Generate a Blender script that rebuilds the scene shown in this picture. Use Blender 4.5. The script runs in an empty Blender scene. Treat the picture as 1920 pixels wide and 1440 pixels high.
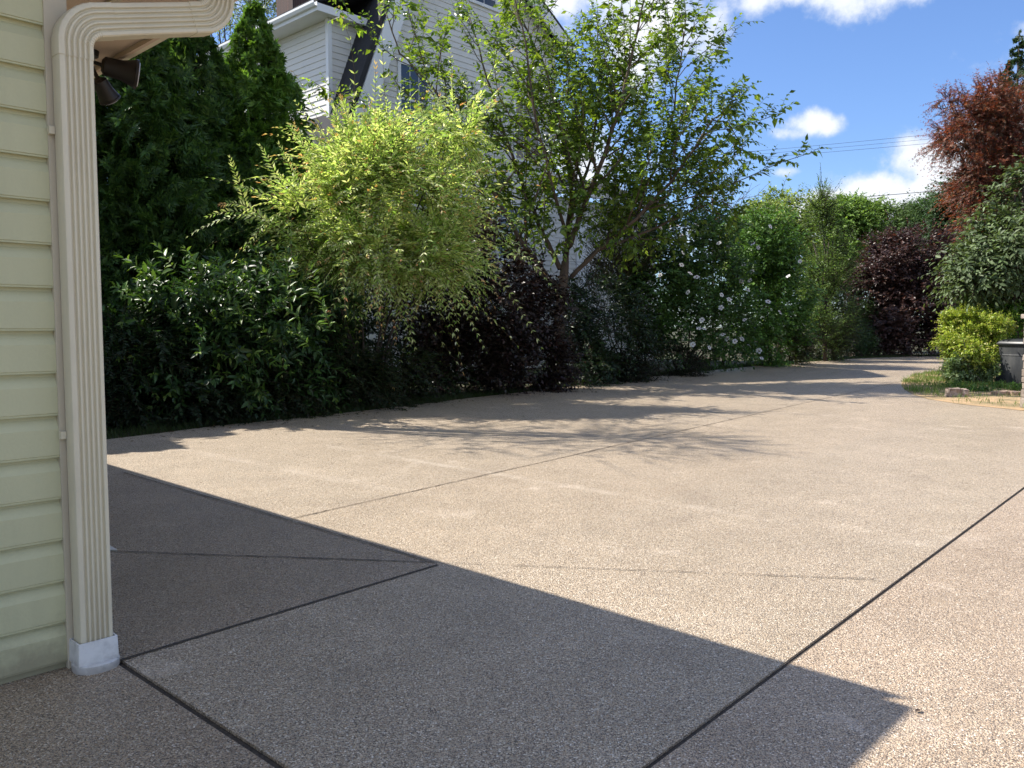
import bpy, bmesh, math, random
import numpy as np
from mathutils import Vector, Matrix
R = math.radians
scene = bpy.context.scene
COL = scene.collection

# ------------------------------------------------------------------ camera
F_PX, PITCH, EYE = 1553.0, R(3.98), 1.4
cam_d = bpy.data.cameras.new("camera"); cam = bpy.data.objects.new("camera", cam_d); COL.objects.link(cam)
cam_d.sensor_width = 36.0; cam_d.lens = 36.0 * F_PX / 1920.0
cam_d.clip_start = 0.05; cam_d.clip_end = 2000
cam.location = (0, 0, EYE); cam.rotation_euler = (R(90) - PITCH, 0, 0)
scene.camera = cam

# ------------------------------------------------------------------ sun, sky, exposure
SUN_DIR = Vector((-0.82, 0.252, 1.0)).normalized()          # towards the sun
SUN_EL = math.asin(SUN_DIR.z); SUN_AZ = math.atan2(SUN_DIR.x, SUN_DIR.y)
sun_d = bpy.data.lights.new("sun", 'SUN'); sun_d.energy = 5.0; sun_d.angle = R(0.5); sun_d.color = (1.0, 0.945, 0.85)
sun = bpy.data.objects.new("sun", sun_d); COL.objects.link(sun)
sun.rotation_euler = SUN_DIR.to_track_quat('Z', 'Y').to_euler(); sun.location = (-20, 8, 30)
vs = scene.view_settings
vs.view_transform = 'Standard'; vs.look = 'None'; vs.gamma = 1.0; vs.exposure = 0.85
scene.cycles.max_bounces = 6; scene.cycles.diffuse_bounces = 3; scene.cycles.glossy_bounces = 2; scene.cycles.transmission_bounces = 4; scene.cycles.transparent_max_bounces = 8
scene.cycles.sample_clamp_indirect = 6.0

_fw = np.array([0, math.cos(PITCH), -math.sin(PITCH)]); _up = np.array([0, math.sin(PITCH), math.cos(PITCH)])
def ray(px, py): return _fw + np.array([1.0, 0, 0]) * (px - 960) / F_PX + _up * (720 - py) / F_PX
def at(px, py, Y):                     # the point at distance Y ahead seen at a pixel of the photograph
    d = ray(px, py); p = d * (Y / d[1]); p[2] += EYE; return p
def gnd(px, py):                       # the point of the ground seen at a pixel of the photograph
    d = ray(px, py); t = -EYE / d[2]; return np.array([d[0] * t, d[1] * t, 0.0])

# ------------------------------------------------------------------ node helpers
class NT:
    def __init__(s, tree): s.t = tree; s.n = tree.nodes; s.l = tree.links
    def new(s, typ, **kw):
        nd = s.n.new(typ)
        for k, v in kw.items(): setattr(nd, k, v)
        return nd
    def put(s, sock, v):
        if isinstance(v, bpy.types.NodeSocket): s.l.new(v, sock)
        elif v is not None:
            if hasattr(sock.default_value, '__len__') and not hasattr(v, '__len__'): v = [v] * len(sock.default_value)
            if hasattr(sock.default_value, '__len__') and len(sock.default_value) == 4 and len(v) == 3: v = (*v, 1.0)
            sock.default_value = v
    def m(s, op, a, b=None, c=None, clamp=False):
        nd = s.new('ShaderNodeMath', operation=op, use_clamp=clamp)
        for i, v in enumerate((a, b, c)): s.put(nd.inputs[i], v)
        return nd.outputs[0]
    def mix(s, f, a, b, blend='MIX'):
        nd = s.new('ShaderNodeMix', data_type='RGBA', blend_type=blend)
        s.put(nd.inputs[0], f); s.put(nd.inputs[6], a); s.put(nd.inputs[7], b); return nd.outputs[2]
    def ramp(s, f, stops, interp='LINEAR'):
        nd = s.new('ShaderNodeValToRGB'); cr = nd.color_ramp; cr.interpolation = interp
        while len(cr.elements) < len(stops): cr.elements.new(0.5)
        for e, (p, c) in zip(cr.elements, stops):
            e.position = p; e.color = (*c, 1.0) if hasattr(c, '__len__') else (c, c, c, 1.0)
        s.put(nd.inputs[0], f); return nd.outputs[0]
    def noise(s, vec, scale, detail=3.0, rough=0.55, out=0):
        nd = s.new('ShaderNodeTexNoise'); s.put(nd.inputs['Vector'], vec)
        nd.inputs['Scale'].default_value = scale; nd.inputs['Detail'].default_value = detail; nd.inputs['Roughness'].default_value = rough
        return nd.outputs[out]
    def voro(s, vec, scale, out='Distance', feature='F1'):
        nd = s.new('ShaderNodeTexVoronoi', feature=feature); s.put(nd.inputs['Vector'], vec); nd.inputs['Scale'].default_value = scale
        return nd.outputs[out]
    def smooth(s, v, lo, hi):
        nd = s.new('ShaderNodeMapRange', interpolation_type='SMOOTHSTEP'); s.put(nd.inputs[0], v)
        nd.inputs[1].default_value = lo; nd.inputs[2].default_value = hi; return nd.outputs[0]
    def scalevec(s, vec, sc):
        nd = s.new('ShaderNodeVectorMath', operation='MULTIPLY'); s.put(nd.inputs[0], vec); nd.inputs[1].default_value = sc; return nd.outputs[0]

def mat(name):
    m = bpy.data.materials.new(name); m.use_nodes = True; t = NT(m.node_tree)
    return m, t, m.node_tree.nodes['Principled BSDF'], m.node_tree.nodes['Material Output']
def bump(t, bsdf, height, dist, strength=1.0):
    nd = t.new('ShaderNodeBump'); nd.inputs['Distance'].default_value = dist; nd.inputs['Strength'].default_value = strength
    t.put(nd.inputs['Height'], height); t.put(bsdf.inputs['Normal'], nd.outputs[0])
def obco(t): return t.new('ShaderNodeTexCoord').outputs['Object']

def painted(name, col, rough=0.5, dirt=0.12, scale=3.0, bumpd=0.0006, fine=60.0, streak=False, spec=0.4, dirtcol=None, splash=0.0):
    m, t, b, o = mat(name); v = obco(t)
    vv = t.scalevec(v, (1, 1, 0.25)) if streak else v
    n1 = t.noise(vv, scale, 5.0, 0.6); n2 = t.noise(v, fine, 2.0)
    f = t.m('MULTIPLY', t.smooth(n1, 0.42, 0.75), dirt * 2.5, clamp=True)
    dc = dirtcol or tuple(c * 0.55 for c in col)
    c = t.mix(f, col, dc)
    c = t.mix(t.m('MULTIPLY', n2, 0.14), c, tuple(x * 0.6 for x in col))
    if splash:
        sz = t.new('ShaderNodeSeparateXYZ'); t.l.new(v, sz.inputs[0])
        hz = t.m('ADD', sz.outputs[2], t.m('MULTIPLY', t.m('SUBTRACT', t.noise(v, 9.0, 6, .7), .5), splash * 1.6))
        c = t.mix(t.m('MULTIPLY', t.smooth(hz, splash, 0.0), .55), c, (.16, .125, .09))
    t.put(b.inputs['Base Color'], c); b.inputs['Roughness'].default_value = rough
    b.inputs['Specular IOR Level'].default_value = spec
    bump(t, b, n2, bumpd); return m

def leaf_material(name, rough=0.45, trans=0.32, spec=0.35, tcol=(1.25, 1.3, 0.6)):
    m, t, b, o = mat(name)
    a = t.new('ShaderNodeAttribute', attribute_name='tint').outputs['Color']
    t.put(b.inputs['Base Color'], a); b.inputs['Roughness'].default_value = rough; b.inputs['Specular IOR Level'].default_value = spec
    tr = t.new('ShaderNodeBsdfTranslucent'); t.put(tr.inputs[0], t.mix(1.0, a, tcol, 'MULTIPLY'))
    mx = t.new('ShaderNodeMixShader'); mx.inputs[0].default_value = trans
    t.l.new(b.outputs[0], mx.inputs[1]); t.l.new(tr.outputs[0], mx.inputs[2]); t.l.new(mx.outputs[0], o.inputs[0]); return m

# ------------------------------------------------------------------ world
w = bpy.data.worlds.new("World"); scene.world = w; w.use_nodes = True
wt = NT(w.node_tree); wt.n.clear()
sky = wt.new('ShaderNodeTexSky', sky_type='NISHITA'); sky.sun_disc = False
sky.sun_elevation = SUN_EL; sky.sun_rotation = SUN_AZ; sky.air_density = 1.0; sky.dust_density = 0.5; sky.ozone_density = 2.0
gc = wt.new('ShaderNodeTexCoord').outputs['Generated']
sep = wt.new('ShaderNodeSeparateXYZ'); wt.l.new(gc, sep.inputs[0])
az = wt.m('ARCTAN2', sep.outputs[0], sep.outputs[1]); el = wt.m('ARCSINE', sep.outputs[2])
def azel(px, py):
    d = ray(px, py); d = d / np.linalg.norm(d); return math.atan2(d[0], d[1]), math.asin(d[2])
CLOUDS = [(1120, -60, 190, 130, 1.0), (1230, 40, 120, 90, .9), (1330, 60, 60, 70, .75), (1180, 130, 110, 60, .7), (1425, -10, 55, 50, .9),
          (1570, -15, 75, 52, 1.0), (1500, -25, 45, 40, .9), (1690, -35, 110, 48, .95), (1060, 300, 170, 90, .75), (1240, 300, 60, 40, .3),
          (1525, 232, 62, 25, .95), (1482, 250, 50, 15, .8), (1578, 222, 16, 18, .6), (1438, 262, 16, 12, .45),
          (1470, 321, 34, 11, .6), (1600, 290, 20, 8, .35),
          (1800, 300, 120, 70, 1.0), (1735, 310, 70, 55, .9), (1660, 352, 90, 34, .95), (1760, 370, 160, 50, 1.0), (1570, 378, 90, 26, .9), (1490, 398, 80, 28, .95),
          (1640, 410, 260, 40, 1.0), (1420, 412, 60, 26, .8), (1740, 440, 500, 40, .9), (1950, 260, 160, 90, 1.0),
          (300, -200, 500, 150, .8), (-600, 200, 400, 150, .9), (2500, 100, 350, 160, .9), (1300, -420, 600, 140, .8)]
dens = None
for (px, py, rx, ry, wgt) in CLOUDS:
    a0, e0 = azel(px, py); ra, re = rx / F_PX, ry / F_PX
    dx = wt.m('DIVIDE', wt.m('SUBTRACT', az, a0), ra); dy = wt.m('DIVIDE', wt.m('SUBTRACT', el, e0), re)
    q = wt.m('ADD', wt.m('MULTIPLY', dx, dx), wt.m('MULTIPLY', dy, dy))
    g_ = wt.m('MULTIPLY', wt.m('EXPONENT', wt.m('MULTIPLY', q, -0.9)), wgt)
    dens = g_ if dens is None else wt.m('MAXIMUM', dens, g_)
cn = wt.noise(gc, 20.0, 10.0, 0.62); cn2 = wt.noise(gc, 5.0, 5.0, 0.6)
# unseen broken cumulus added over the rest of the sky to raise ambient light
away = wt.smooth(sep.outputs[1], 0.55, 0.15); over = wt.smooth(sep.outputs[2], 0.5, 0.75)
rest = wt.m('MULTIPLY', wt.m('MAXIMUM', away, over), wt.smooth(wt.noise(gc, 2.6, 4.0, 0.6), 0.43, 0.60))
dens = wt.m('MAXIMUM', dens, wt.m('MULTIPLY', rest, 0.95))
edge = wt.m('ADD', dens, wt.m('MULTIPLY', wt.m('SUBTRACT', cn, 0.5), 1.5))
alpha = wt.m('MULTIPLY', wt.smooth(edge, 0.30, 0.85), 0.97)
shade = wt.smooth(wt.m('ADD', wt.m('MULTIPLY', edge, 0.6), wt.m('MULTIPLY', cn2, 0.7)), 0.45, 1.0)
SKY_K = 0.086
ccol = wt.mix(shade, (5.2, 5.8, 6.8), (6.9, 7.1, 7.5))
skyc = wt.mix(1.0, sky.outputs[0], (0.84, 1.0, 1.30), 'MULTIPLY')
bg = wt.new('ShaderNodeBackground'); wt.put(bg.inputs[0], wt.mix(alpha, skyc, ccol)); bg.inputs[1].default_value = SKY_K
wo = wt.new('ShaderNodeOutputWorld'); wt.l.new(bg.outputs[0], wo.inputs[0])

# ------------------------------------------------------------------ object helpers
def tag(o, label=None, cat=None, group=None, kind=None):
    if label: o['label'] = label
    if cat: o['category'] = cat
    if group: o['group'] = group
    if kind: o['kind'] = kind
    return o
def empty(name, loc, label, cat, group=None):
    o = bpy.data.objects.new(name, None); COL.objects.link(o); o.location = tuple(loc); o.empty_display_size = 0.3
    return tag(o, label, cat, group)
def link(name, me, m, parent=None, world=True):
    if m is not None and not me.materials: me.materials.append(m)
    o = bpy.data.objects.new(name, me); COL.objects.link(o)
    if parent is not None:
        o.parent = parent
        if world:                        # mesh is written in world coordinates
            p = parent; off = Vector((0, 0, 0))
            while p is not None: off += p.location; p = p.parent
            o.location = -off
    return o
def np_mesh(name, V, Tri, tint=None, smooth=False):
    me = bpy.data.meshes.new(name); V = np.asarray(V, np.float32); Tri = np.asarray(Tri, np.int32); k = Tri.shape[1]
    me.vertices.add(len(V)); me.vertices.foreach_set('co', V.ravel())
    me.loops.add(Tri.size); me.loops.foreach_set('vertex_index', Tri.ravel())
    me.polygons.add(len(Tri)); me.polygons.foreach_set('loop_start', np.arange(0, Tri.size, k, dtype=np.int32))
    try: me.polygons.foreach_set('loop_total', np.full(len(Tri), k, np.int32))
    except Exception: pass
    if smooth: me.polygons.foreach_set('use_smooth', np.ones(len(Tri), bool))
    if tint is not None:
        at_ = me.attributes.new('tint', 'FLOAT_COLOR', 'FACE')
        at_.data.foreach_set('color', np.concatenate([tint, np.ones((len(tint), 1))], 1).astype(np.float32).ravel())
    me.update(calc_edges=True); me.validate(); return me

class MB:                                # collects polygons into one mesh
    def __init__(s): s.v = []; s.f = []
    def add(s, vs_, fs):
        b = len(s.v); s.v += [tuple(map(float, p)) for p in vs_]; s.f += [tuple(i + b for i in f) for f in fs]; return s
    def frame_box(s, o, ax, ay, az_, x0, x1, y0, y1, z0, z1):   # box in an oriented frame
        o, ax, ay, az_ = map(np.asarray, (o, ax, ay, az_))
        P = [o + ax * x + ay * y + az_ * z for z in (z0, z1) for y in (y0, y1) for x in (x0, x1)]
        return s.add(P, [(0, 2, 3, 1), (4, 5, 7, 6), (0, 1, 5, 4), (2, 6, 7, 3), (0, 4, 6, 2), (1, 3, 7, 5)])
    def prism(s, poly, d):               # polygon (3-D points) pushed along d
        n = len(poly); d = np.asarray(d)
        P = [np.asarray(p) for p in poly] + [np.asarray(p) + d for p in poly]
        return s.add(P, [tuple(range(n - 1, -1, -1)), tuple(range(n, 2 * n))] + [(i, (i + 1) % n, n + (i + 1) % n, n + i) for i in range(n)])
    def sweep(s, rings, close=True, cap=True):
        b = len(s.v); k = len(rings[0])
        for r in rings: s.v += [tuple(map(float, p)) for p in r]
        for i in range(len(rings) - 1):
            for j in range(k if close else k - 1):
                a = b + i * k + j; c = b + i * k + (j + 1) % k
                s.f.append((a, c, c + k, a + k))
        if cap: s.f.append(tuple(b + j for j in range(k - 1, -1, -1))); s.f.append(tuple(b + (len(rings) - 1) * k + j for j in range(k)))
        return s
    def tube(s, pts, radii, k=8):
        pts = [np.asarray(p, float) for p in pts]; rings = []
        for i, p in enumerate(pts):
            t = pts[min(i + 1, len(pts) - 1)] - pts[max(i - 1, 0)]; t = t / (np.linalg.norm(t) + 1e-9)
            ref = np.array([0, 0, 1.0]) if abs(t[2]) < .9 else np.array([1.0, 0, 0])
            a = np.cross(t, ref); a /= np.linalg.norm(a); c = np.cross(t, a); r = radii[i] if hasattr(radii, '__len__') else radii
            rings.append([p + r * (a * math.cos(2 * math.pi * j / k) + c * math.sin(2 * math.pi * j / k)) for j in range(k)])
        return s.sweep(rings)
    def mesh(s, name, smooth=False, bevel=0.0, fix=True):
        me = bpy.data.meshes.new(name); me.from_pydata(s.v, [], s.f); 
        if fix or bevel:
            bm = bmesh.new(); bm.from_mesh(me); bmesh.ops.recalc_face_normals(bm, faces=bm.faces)
            if bevel:
                ed = [e for e in bm.edges if len(e.link_faces) == 2 and e.calc_face_angle(0) > 0.6]
                bmesh.ops.bevel(bm, geom=ed, offset=bevel, segments=2, affect='EDGES', profile=0.6)
            bm.to_mesh(me); bm.free()
        if smooth:
            me.polygons.foreach_set('use_smooth', np.ones(len(me.polygons), bool))
        me.update(); return me
    def build(s, name, m, parent=None, smooth=False, bevel=0.0, fix=True): return link(name, s.mesh(name, smooth, bevel, fix), m, parent)
def smooth_by_angle(o, ang=40):
    me = o.data; me.polygons.foreach_set('use_smooth', np.ones(len(me.polygons), bool))
    bm = bmesh.new(); bm.from_mesh(me)
    for e in bm.edges:
        if len(e.link_faces) == 2 and e.calc_face_angle(0) > R(ang): e.smooth = False
    bm.to_mesh(me); bm.free()

# ------------------------------------------------------------------ setting: ground, driveway, joints, patch
TH = R(43.5); NX = np.array([math.sin(TH), math.cos(TH), 0]); BX = np.array([-math.cos(TH), math.sin(TH), 0]); UZ = np.array([0, 0, 1.0])
CORNER = np.array([-1.8013, 3.3646, 0])          # the garage's near corner on the ground

m_soil, t, b, o = mat("soil_and_grass"); v = obco(t)
n1 = t.noise(v, 0.6, 6, .6); n2 = t.noise(v, 30, 4)
t.put(b.inputs['Base Color'], t.mix(t.smooth(n1, .4, .62), t.ramp(n2, [(.3, (.035, .025, .016)), (.7, (.08, .055, .033))]), t.ramp(n2, [(.3, (.025, .04, .012)), (.7, (.06, .09, .025))])))
b.inputs['Roughness'].default_value = .95; bump(t, b, n2, .03)
g = MB().add([(-400, -60, -.03), (500, -60, -.03), (500, 900, -.03), (-400, 900, -.03)], [(0, 1, 2, 3)]).build("ground", m_soil); tag(g, kind='structure')

edge_px = [(200, 824), (300, 812), (400, 799), (500, 789), (600, 779), (700, 768), (800, 756), (900, 744), (1000, 733), (1055, 726), (1130, 717), (1200, 708.5), (1300, 697.5), (1400, 688), (1500, 679.5), (1600, 672.5), (1700, 668.5), (1800, 667.5)]
EDGE = [gnd(*p)[:2] for p in edge_px]
pen_px = [(1800, 696), (1770, 697), (1740, 700), (1712, 704.5), (1698, 710), (1691, 716), (1690, 722), (1696, 731), (1715, 741), (1740, 748.5), (1800, 758), (1860, 764), (1915, 770), (2000, 779)]
PEN = [gnd(*p)[:2] for p in pen_px]
drive = [(-9.2, -2.5), (-9.2, 7.2)] + [tuple(p) for p in EDGE] + [(30, 41), (40, 39), (40, 30), (28, 27.3), (19, 26)] + [tuple(p) for p in PEN] + [(14, 12.6), (16, 12), (16, -6), (-2, -9)]
bm = bmesh.new(); vv = [bm.verts.new((x, y, 0)) for x, y in drive]
fc = bm.faces.new(vv); bmesh.ops.triangulate(bm, faces=[fc])
ext = bmesh.ops.extrude_face_region(bm, geom=bm.faces[:])
for e in ext['geom']:
    if isinstance(e, bmesh.types.BMVert): e.co.z = -.12
bmesh.ops.recalc_face_normals(bm, faces=bm.faces)
cuts = [(gnd(222, 1240), gnd(820, 1060)), (gnd(222, 1240), gnd(530, 1440)), (gnd(1210, 1440), gnd(1920, 915)), (gnd(280, 900), gnd(815, 1056)), (gnd(550, 972), gnd(1690, 715))]
for p, q in cuts:
    d = q - p; nrm = (-d[1], d[0], 0)
    bmesh.ops.bisect_plane(bm, geom=bm.verts[:] + bm.edges[:] + bm.faces[:], plane_co=tuple(p), plane_no=nrm)
me = bpy.data.meshes.new("driveway"); bm.faces.ensure_lookup_table()
tints = []
TT = {}
rs = random.Random(4)
def side(i, c): p, q = cuts[i]; d = q - p; return (d[0] * (c.y - p[1]) - d[1] * (c.x - p[0])) > 0
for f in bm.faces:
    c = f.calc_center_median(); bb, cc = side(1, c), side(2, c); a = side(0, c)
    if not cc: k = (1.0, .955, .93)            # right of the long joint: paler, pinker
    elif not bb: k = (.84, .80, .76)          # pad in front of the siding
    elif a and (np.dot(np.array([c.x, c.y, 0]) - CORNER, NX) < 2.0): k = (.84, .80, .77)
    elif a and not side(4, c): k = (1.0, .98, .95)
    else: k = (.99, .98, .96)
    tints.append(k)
bm.to_mesh(me); bm.free()
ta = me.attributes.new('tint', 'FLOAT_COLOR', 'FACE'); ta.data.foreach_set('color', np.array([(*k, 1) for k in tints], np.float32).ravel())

m_drive, t, b, o = mat("exposed_aggregate"); v = obco(t)
wob = t.new('ShaderNodeVectorMath', operation='ADD'); t.l.new(v, wob.inputs[0])
nz = t.new('ShaderNodeTexNoise'); nz.inputs['Scale'].default_value = 90; t.l.new(v, nz.inputs['Vector'])
t.l.new(t.scalevec(nz.outputs['Color'], (.006, .006, 0)), wob.inputs[1]); pv = wob.outputs[0]
d1 = t.voro(pv, 135.0); c1 = t.voro(pv, 135.0, 'Color'); d2 = t.voro(pv, 270.0); c2 = t.voro(pv, 270.0, 'Color')
s1 = t.new('ShaderNodeSeparateColor'); t.l.new(c1, s1.inputs[0]); s2 = t.new('ShaderNodeSeparateColor'); t.l.new(c2, s2.inputs[0])
peb = t.ramp(s1.outputs[0], [(0, (.22, .165, .12)), (.16, (.38, .30, .21)), (.36, (.36, .33, .28)), (.52, (.48, .395, .29)), (.68, (.43, .355, .27)), (.82, (.54, .465, .36)), (.92, (.63, .585, .50)), (1, (.78, .74, .67))])
peb2 = t.ramp(s2.outputs[1], [(0, (.25, .195, .145)), (.5, (.42, .35, .265)), (1, (.58, .50, .39))])
stone = t.smooth(d1, .58, .40)
col = t.mix(stone, t.mix(t.smooth(d2, .6, .42), (.11, .092, .075), peb2), peb)
big = t.noise(v, .35, 6, .6); mid = t.noise(v, 2.2, 5, .6); st = t.noise(t.scalevec(v, (1, 1, 1)), 1.1, 8, .68)
col = t.mix(1.0, col, t.ramp(big, [(.3, (.88, .86, .84)), (.7, (1.07, 1.06, 1.06))]), 'MULTIPLY')
col = t.mix(1.0, col, t.ramp(mid, [(.3, (.9, .9, .9)), (.7, (1.06, 1.06, 1.06))]), 'MULTIPLY')
col = t.mix(t.m('MULTIPLY', t.smooth(st, .585, .74), .38), col, (.66, .60, .54))       # pale efflorescence
col = t.mix(t.m('MULTIPLY', t.smooth(st, .44, .28), .25), col, (.22, .17, .13))       # darker, browner stains
# pale residue along old form lines
sx = t.new('ShaderNodeSeparateXYZ'); t.l.new(v, sx.inputs[0])
def line_mask(p, q, wd, sc):
    d = (q - p)[:2]; L = np.linalg.norm(d); d = d / L; nn = (-d[1], d[0]); c0 = -(nn[0] * p[0] + nn[1] * p[1]); a0 = -(d[0] * p[0] + d[1] * p[1])
    off = t.m('ADD', t.m('ADD', t.m('MULTIPLY', sx.outputs[0], nn[0]), t.m('MULTIPLY', sx.outputs[1], nn[1])), c0)
    off = t.m('ABSOLUTE', t.m('ADD', off, t.m('MULTIPLY', t.m('SUBTRACT', t.noise(v, 1.3, 4), .5), .12)))
    al = t.m('ADD', t.m('ADD', t.m('MULTIPLY', sx.outputs[0], d[0]), t.m('MULTIPLY', sx.outputs[1], d[1])), a0)
    on = t.m('MULTIPLY', t.smooth(al, -.2, .3), t.smooth(al, L + .3, L - .4))
    return t.m('MULTIPLY', t.m('MULTIPLY', t.smooth(off, wd * 1.3, 0.0), on), t.smooth(t.noise(v, sc, 6, .7), .36, .70))
lm = line_mask(gnd(600, 834), gnd(1460, 977), .09, 1.6)
for ps in ((gnd(340, 842), gnd(740, 920), .11, 2.0), (gnd(700, 905), gnd(800, 860), .07, 2.5), (gnd(1230, 1190), gnd(1420, 1160), .14, 2.5), (gnd(1640, 1020), gnd(1900, 1010), .16, 2.2)): lm = t.m('MAXIMUM', lm, line_mask(*ps))
col = t.mix(t.m('MULTIPLY', lm, .26), col, (.68, .62, .55))
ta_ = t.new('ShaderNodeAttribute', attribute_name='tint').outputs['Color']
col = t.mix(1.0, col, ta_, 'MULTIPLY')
col = t.mix(1.0, col, (1.24, 1.20, 1.15), 'MULTIPLY')
t.put(b.inputs['Base Color'], col); t.put(b.inputs['Roughness'], t.ramp(s1.outputs[1], [(0, .22), (1, .6)])); b.inputs['Specular IOR Level'].default_value = .5
hgt = t.m('ADD', t.m('MULTIPLY', t.m('SUBTRACT', 1.0, d1), 1.0), t.m('MULTIPLY', t.m('SUBTRACT', 1.0, d2), .35))
bump(t, b, hgt, .006, .9)
dr = link("driveway", me, m_drive); tag(dr, kind='structure')
def groove(p, q, wdt, depth, k):
    p, q = np.asarray(p), np.asarray(q); d = (q - p) / np.linalg.norm(q - p); sd = np.array([-d[1], d[0], 0])
    return MB().frame_box(p, d, sd, UZ, -.012, np.linalg.norm(q - p) + .01, -wdt / 2, wdt / 2, -depth, .05 + k).build("groove", None)
JA = (gnd(222, 1240), gnd(820, 1060)); JB_ = (gnd(222, 1240), gnd(530, 1440) + (gnd(530, 1440) - gnd(222, 1240)) * .8); jc0, jc1 = gnd(1210, 1440), gnd(1920, 915); JC = (jc0 - (jc1 - jc0) * .25, jc1 + (jc1 - jc0) * .5)
cutters = [groove(*JB_, .030, .018, .01), groove(*JC, .024, .017, .02)]
for c in cutters:
    md = dr.modifiers.new("cut", 'BOOLEAN'); md.object = c; md.operation = 'DIFFERENCE'; md.solver = 'EXACT'
dg = bpy.context.evaluated_depsgraph_get(); nm_ = bpy.data.meshes.new_from_object(dr.evaluated_get(dg), preserve_all_data_layers=True, depsgraph=dg)
dr.modifiers.clear(); dr.data = nm_; nm_.name = "driveway"
for c in cutters: bpy.data.objects.remove(c)

m_joint, t, b, o = mat("joint_filler"); v = obco(t); n2 = t.noise(v, 120, 4)
t.put(b.inputs['Base Color'], t.ramp(n2, [(.3, (.014, .012, .010)), (.75, (.10, .078, .058))])); b.inputs['Roughness'].default_value = .85; bump(t, b, n2, .004)
m_saw, t, b, o = mat("saw_cut"); v = obco(t); n2 = t.noise(v, 40, 4)
t.put(b.inputs['Base Color'], t.ramp(n2, [(.35, (.04, .03, .022)), (.7, (.2, .155, .115))])); b.inputs['Roughness'].default_value = .9
def joint(p, q, wdt, z, m, seed, jag=.18, bow=0.0):
    rg = np.random.default_rng(seed); p, q = np.asarray(p), np.asarray(q); L = np.linalg.norm(q - p); n = max(8, int(L / .05))
    d = (q - p) / L; s = np.array([-d[1], d[0], 0]); V = []
    drift = np.convolve(rg.normal(0, 1, n + 41), np.ones(41) / 41, 'valid')[:n + 1] * wdt * (1.2 if jag > .1 else 0)
    for i in range(n + 1):
        c = p + d * L * i / n + s * drift[i % len(drift)]; h1, h2 = wdt / 2 * (1 + jag * rg.normal()), wdt / 2 * (1 + jag * rg.normal())
        V += [(*(c + s * h1)[:2], z), (*(c - s * h2)[:2], z)]
    o = MB().add(V, [(2 * i, 2 * i + 1, 2 * i + 3, 2 * i + 2) for i in range(n)]).build("driveway_joint", m); tag(o, kind='structure')
joint(*JA, .021, .004, m_joint, 1, .08)
joint(*JB_, .029, -.011, m_joint, 2, .02)
joint(*JC, .023, -.0105, m_joint, 3, .02)
joint(gnd(550, 972), gnd(1690, 715), .013, .005, m_saw, 4, .35)
joint(gnd(205, 1034), gnd(800, 1055), .011, .006, m_joint, 5, .35)
joint(gnd(800, 1055), gnd(1640, 1087), .006, .007, m_saw, 6, .6)
joint(gnd(230, 886), gnd(815, 1056), .012, .008, m_saw, 7, .3)

# ------------------------------------------------------------------ garage on the left
m_sid = painted("sage_siding_paint", (.56, .55, .345), .55, .16, 2.0, .0012, 90, True, splash=.22)
m_trim = painted("cream_trim_paint", (.58, .515, .385), .5, .10, 2.5, .0006, 80, True)
m_down = painted("beige_downspout_enamel", (.71, .65, .485), .38, .10, 5.0, .0003, 70, True, .45, (.30, .22, .15))
m_soff = painted("tan_soffit_paint", (.60, .46, .35), .6, .12, 3.0, .0008, 60)
m_pvc = painted("white_pvc", (.74, .74, .73), .4, .3, 14.0, .0003, 50, splash=.07)
m_shin = painted("dark_roof_shingle", (.035, .035, .04), .9, .3, 3.0, .006, 40)
m_white = painted("white_house_trim", (.78, .79, .80), .5, .05, 2.0, .0005, 40)

garage = empty("garage", CORNER, "sage green garage with cove profiled siding and a fluted beige downspout at its corner", "garage")
EX = .1693; zE = 2.93
prof = [(.000, 0), (.000, .006), (.004, .008), (.004, .112), (.000, .119), (-.016, .148), (-.020, .154), (-.020, .1693)]
def siding(o, ax, out, L0, L1, z0, z1, name, m, parent):
    mb = MB(); pts = []
    n = int((z1 - z0) / EX)
    for i in range(n):
        base = z0 + i * EX
        for (dx, dz) in prof: pts.append((dx, base + dz))
        pts.append((.004, base + EX - .002))
    rings = [[o + ax * l + out * (.02 + dx) + UZ * dz for dx, dz in pts] for l in (L0, L1)]
    b0 = len(mb.v); k = len(pts); mb.v += [tuple(p) for r in rings for p in r]
    mb.f += [(j, j + 1, k + j + 1, k + j) for j in range(k - 1)]
    return mb.build(name, m, parent)
siding(CORNER, -NX, -BX, .035, 6.5, .03, 3.0, "wall", m_sid, garage)
siding(CORNER, BX, NX, .035, 9.0, .03, 3.0, "wall", m_sid, garage)
MB().frame_box(CORNER, NX, BX, UZ, -6.5, -.002, .002, 9.0, -.1, 3.0).build("wall_core", m_sid, garage)
cb = MB(); cb.frame_box(CORNER, NX, BX, UZ, -.055, .030, -.032, -.003, 0.0, zE); cb.frame_box(CORNER, NX, BX, UZ, .0035, .030, -.0025, .055, 0.0, zE)
cb.build("corner_board", m_trim, garage, bevel=.002)
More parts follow.
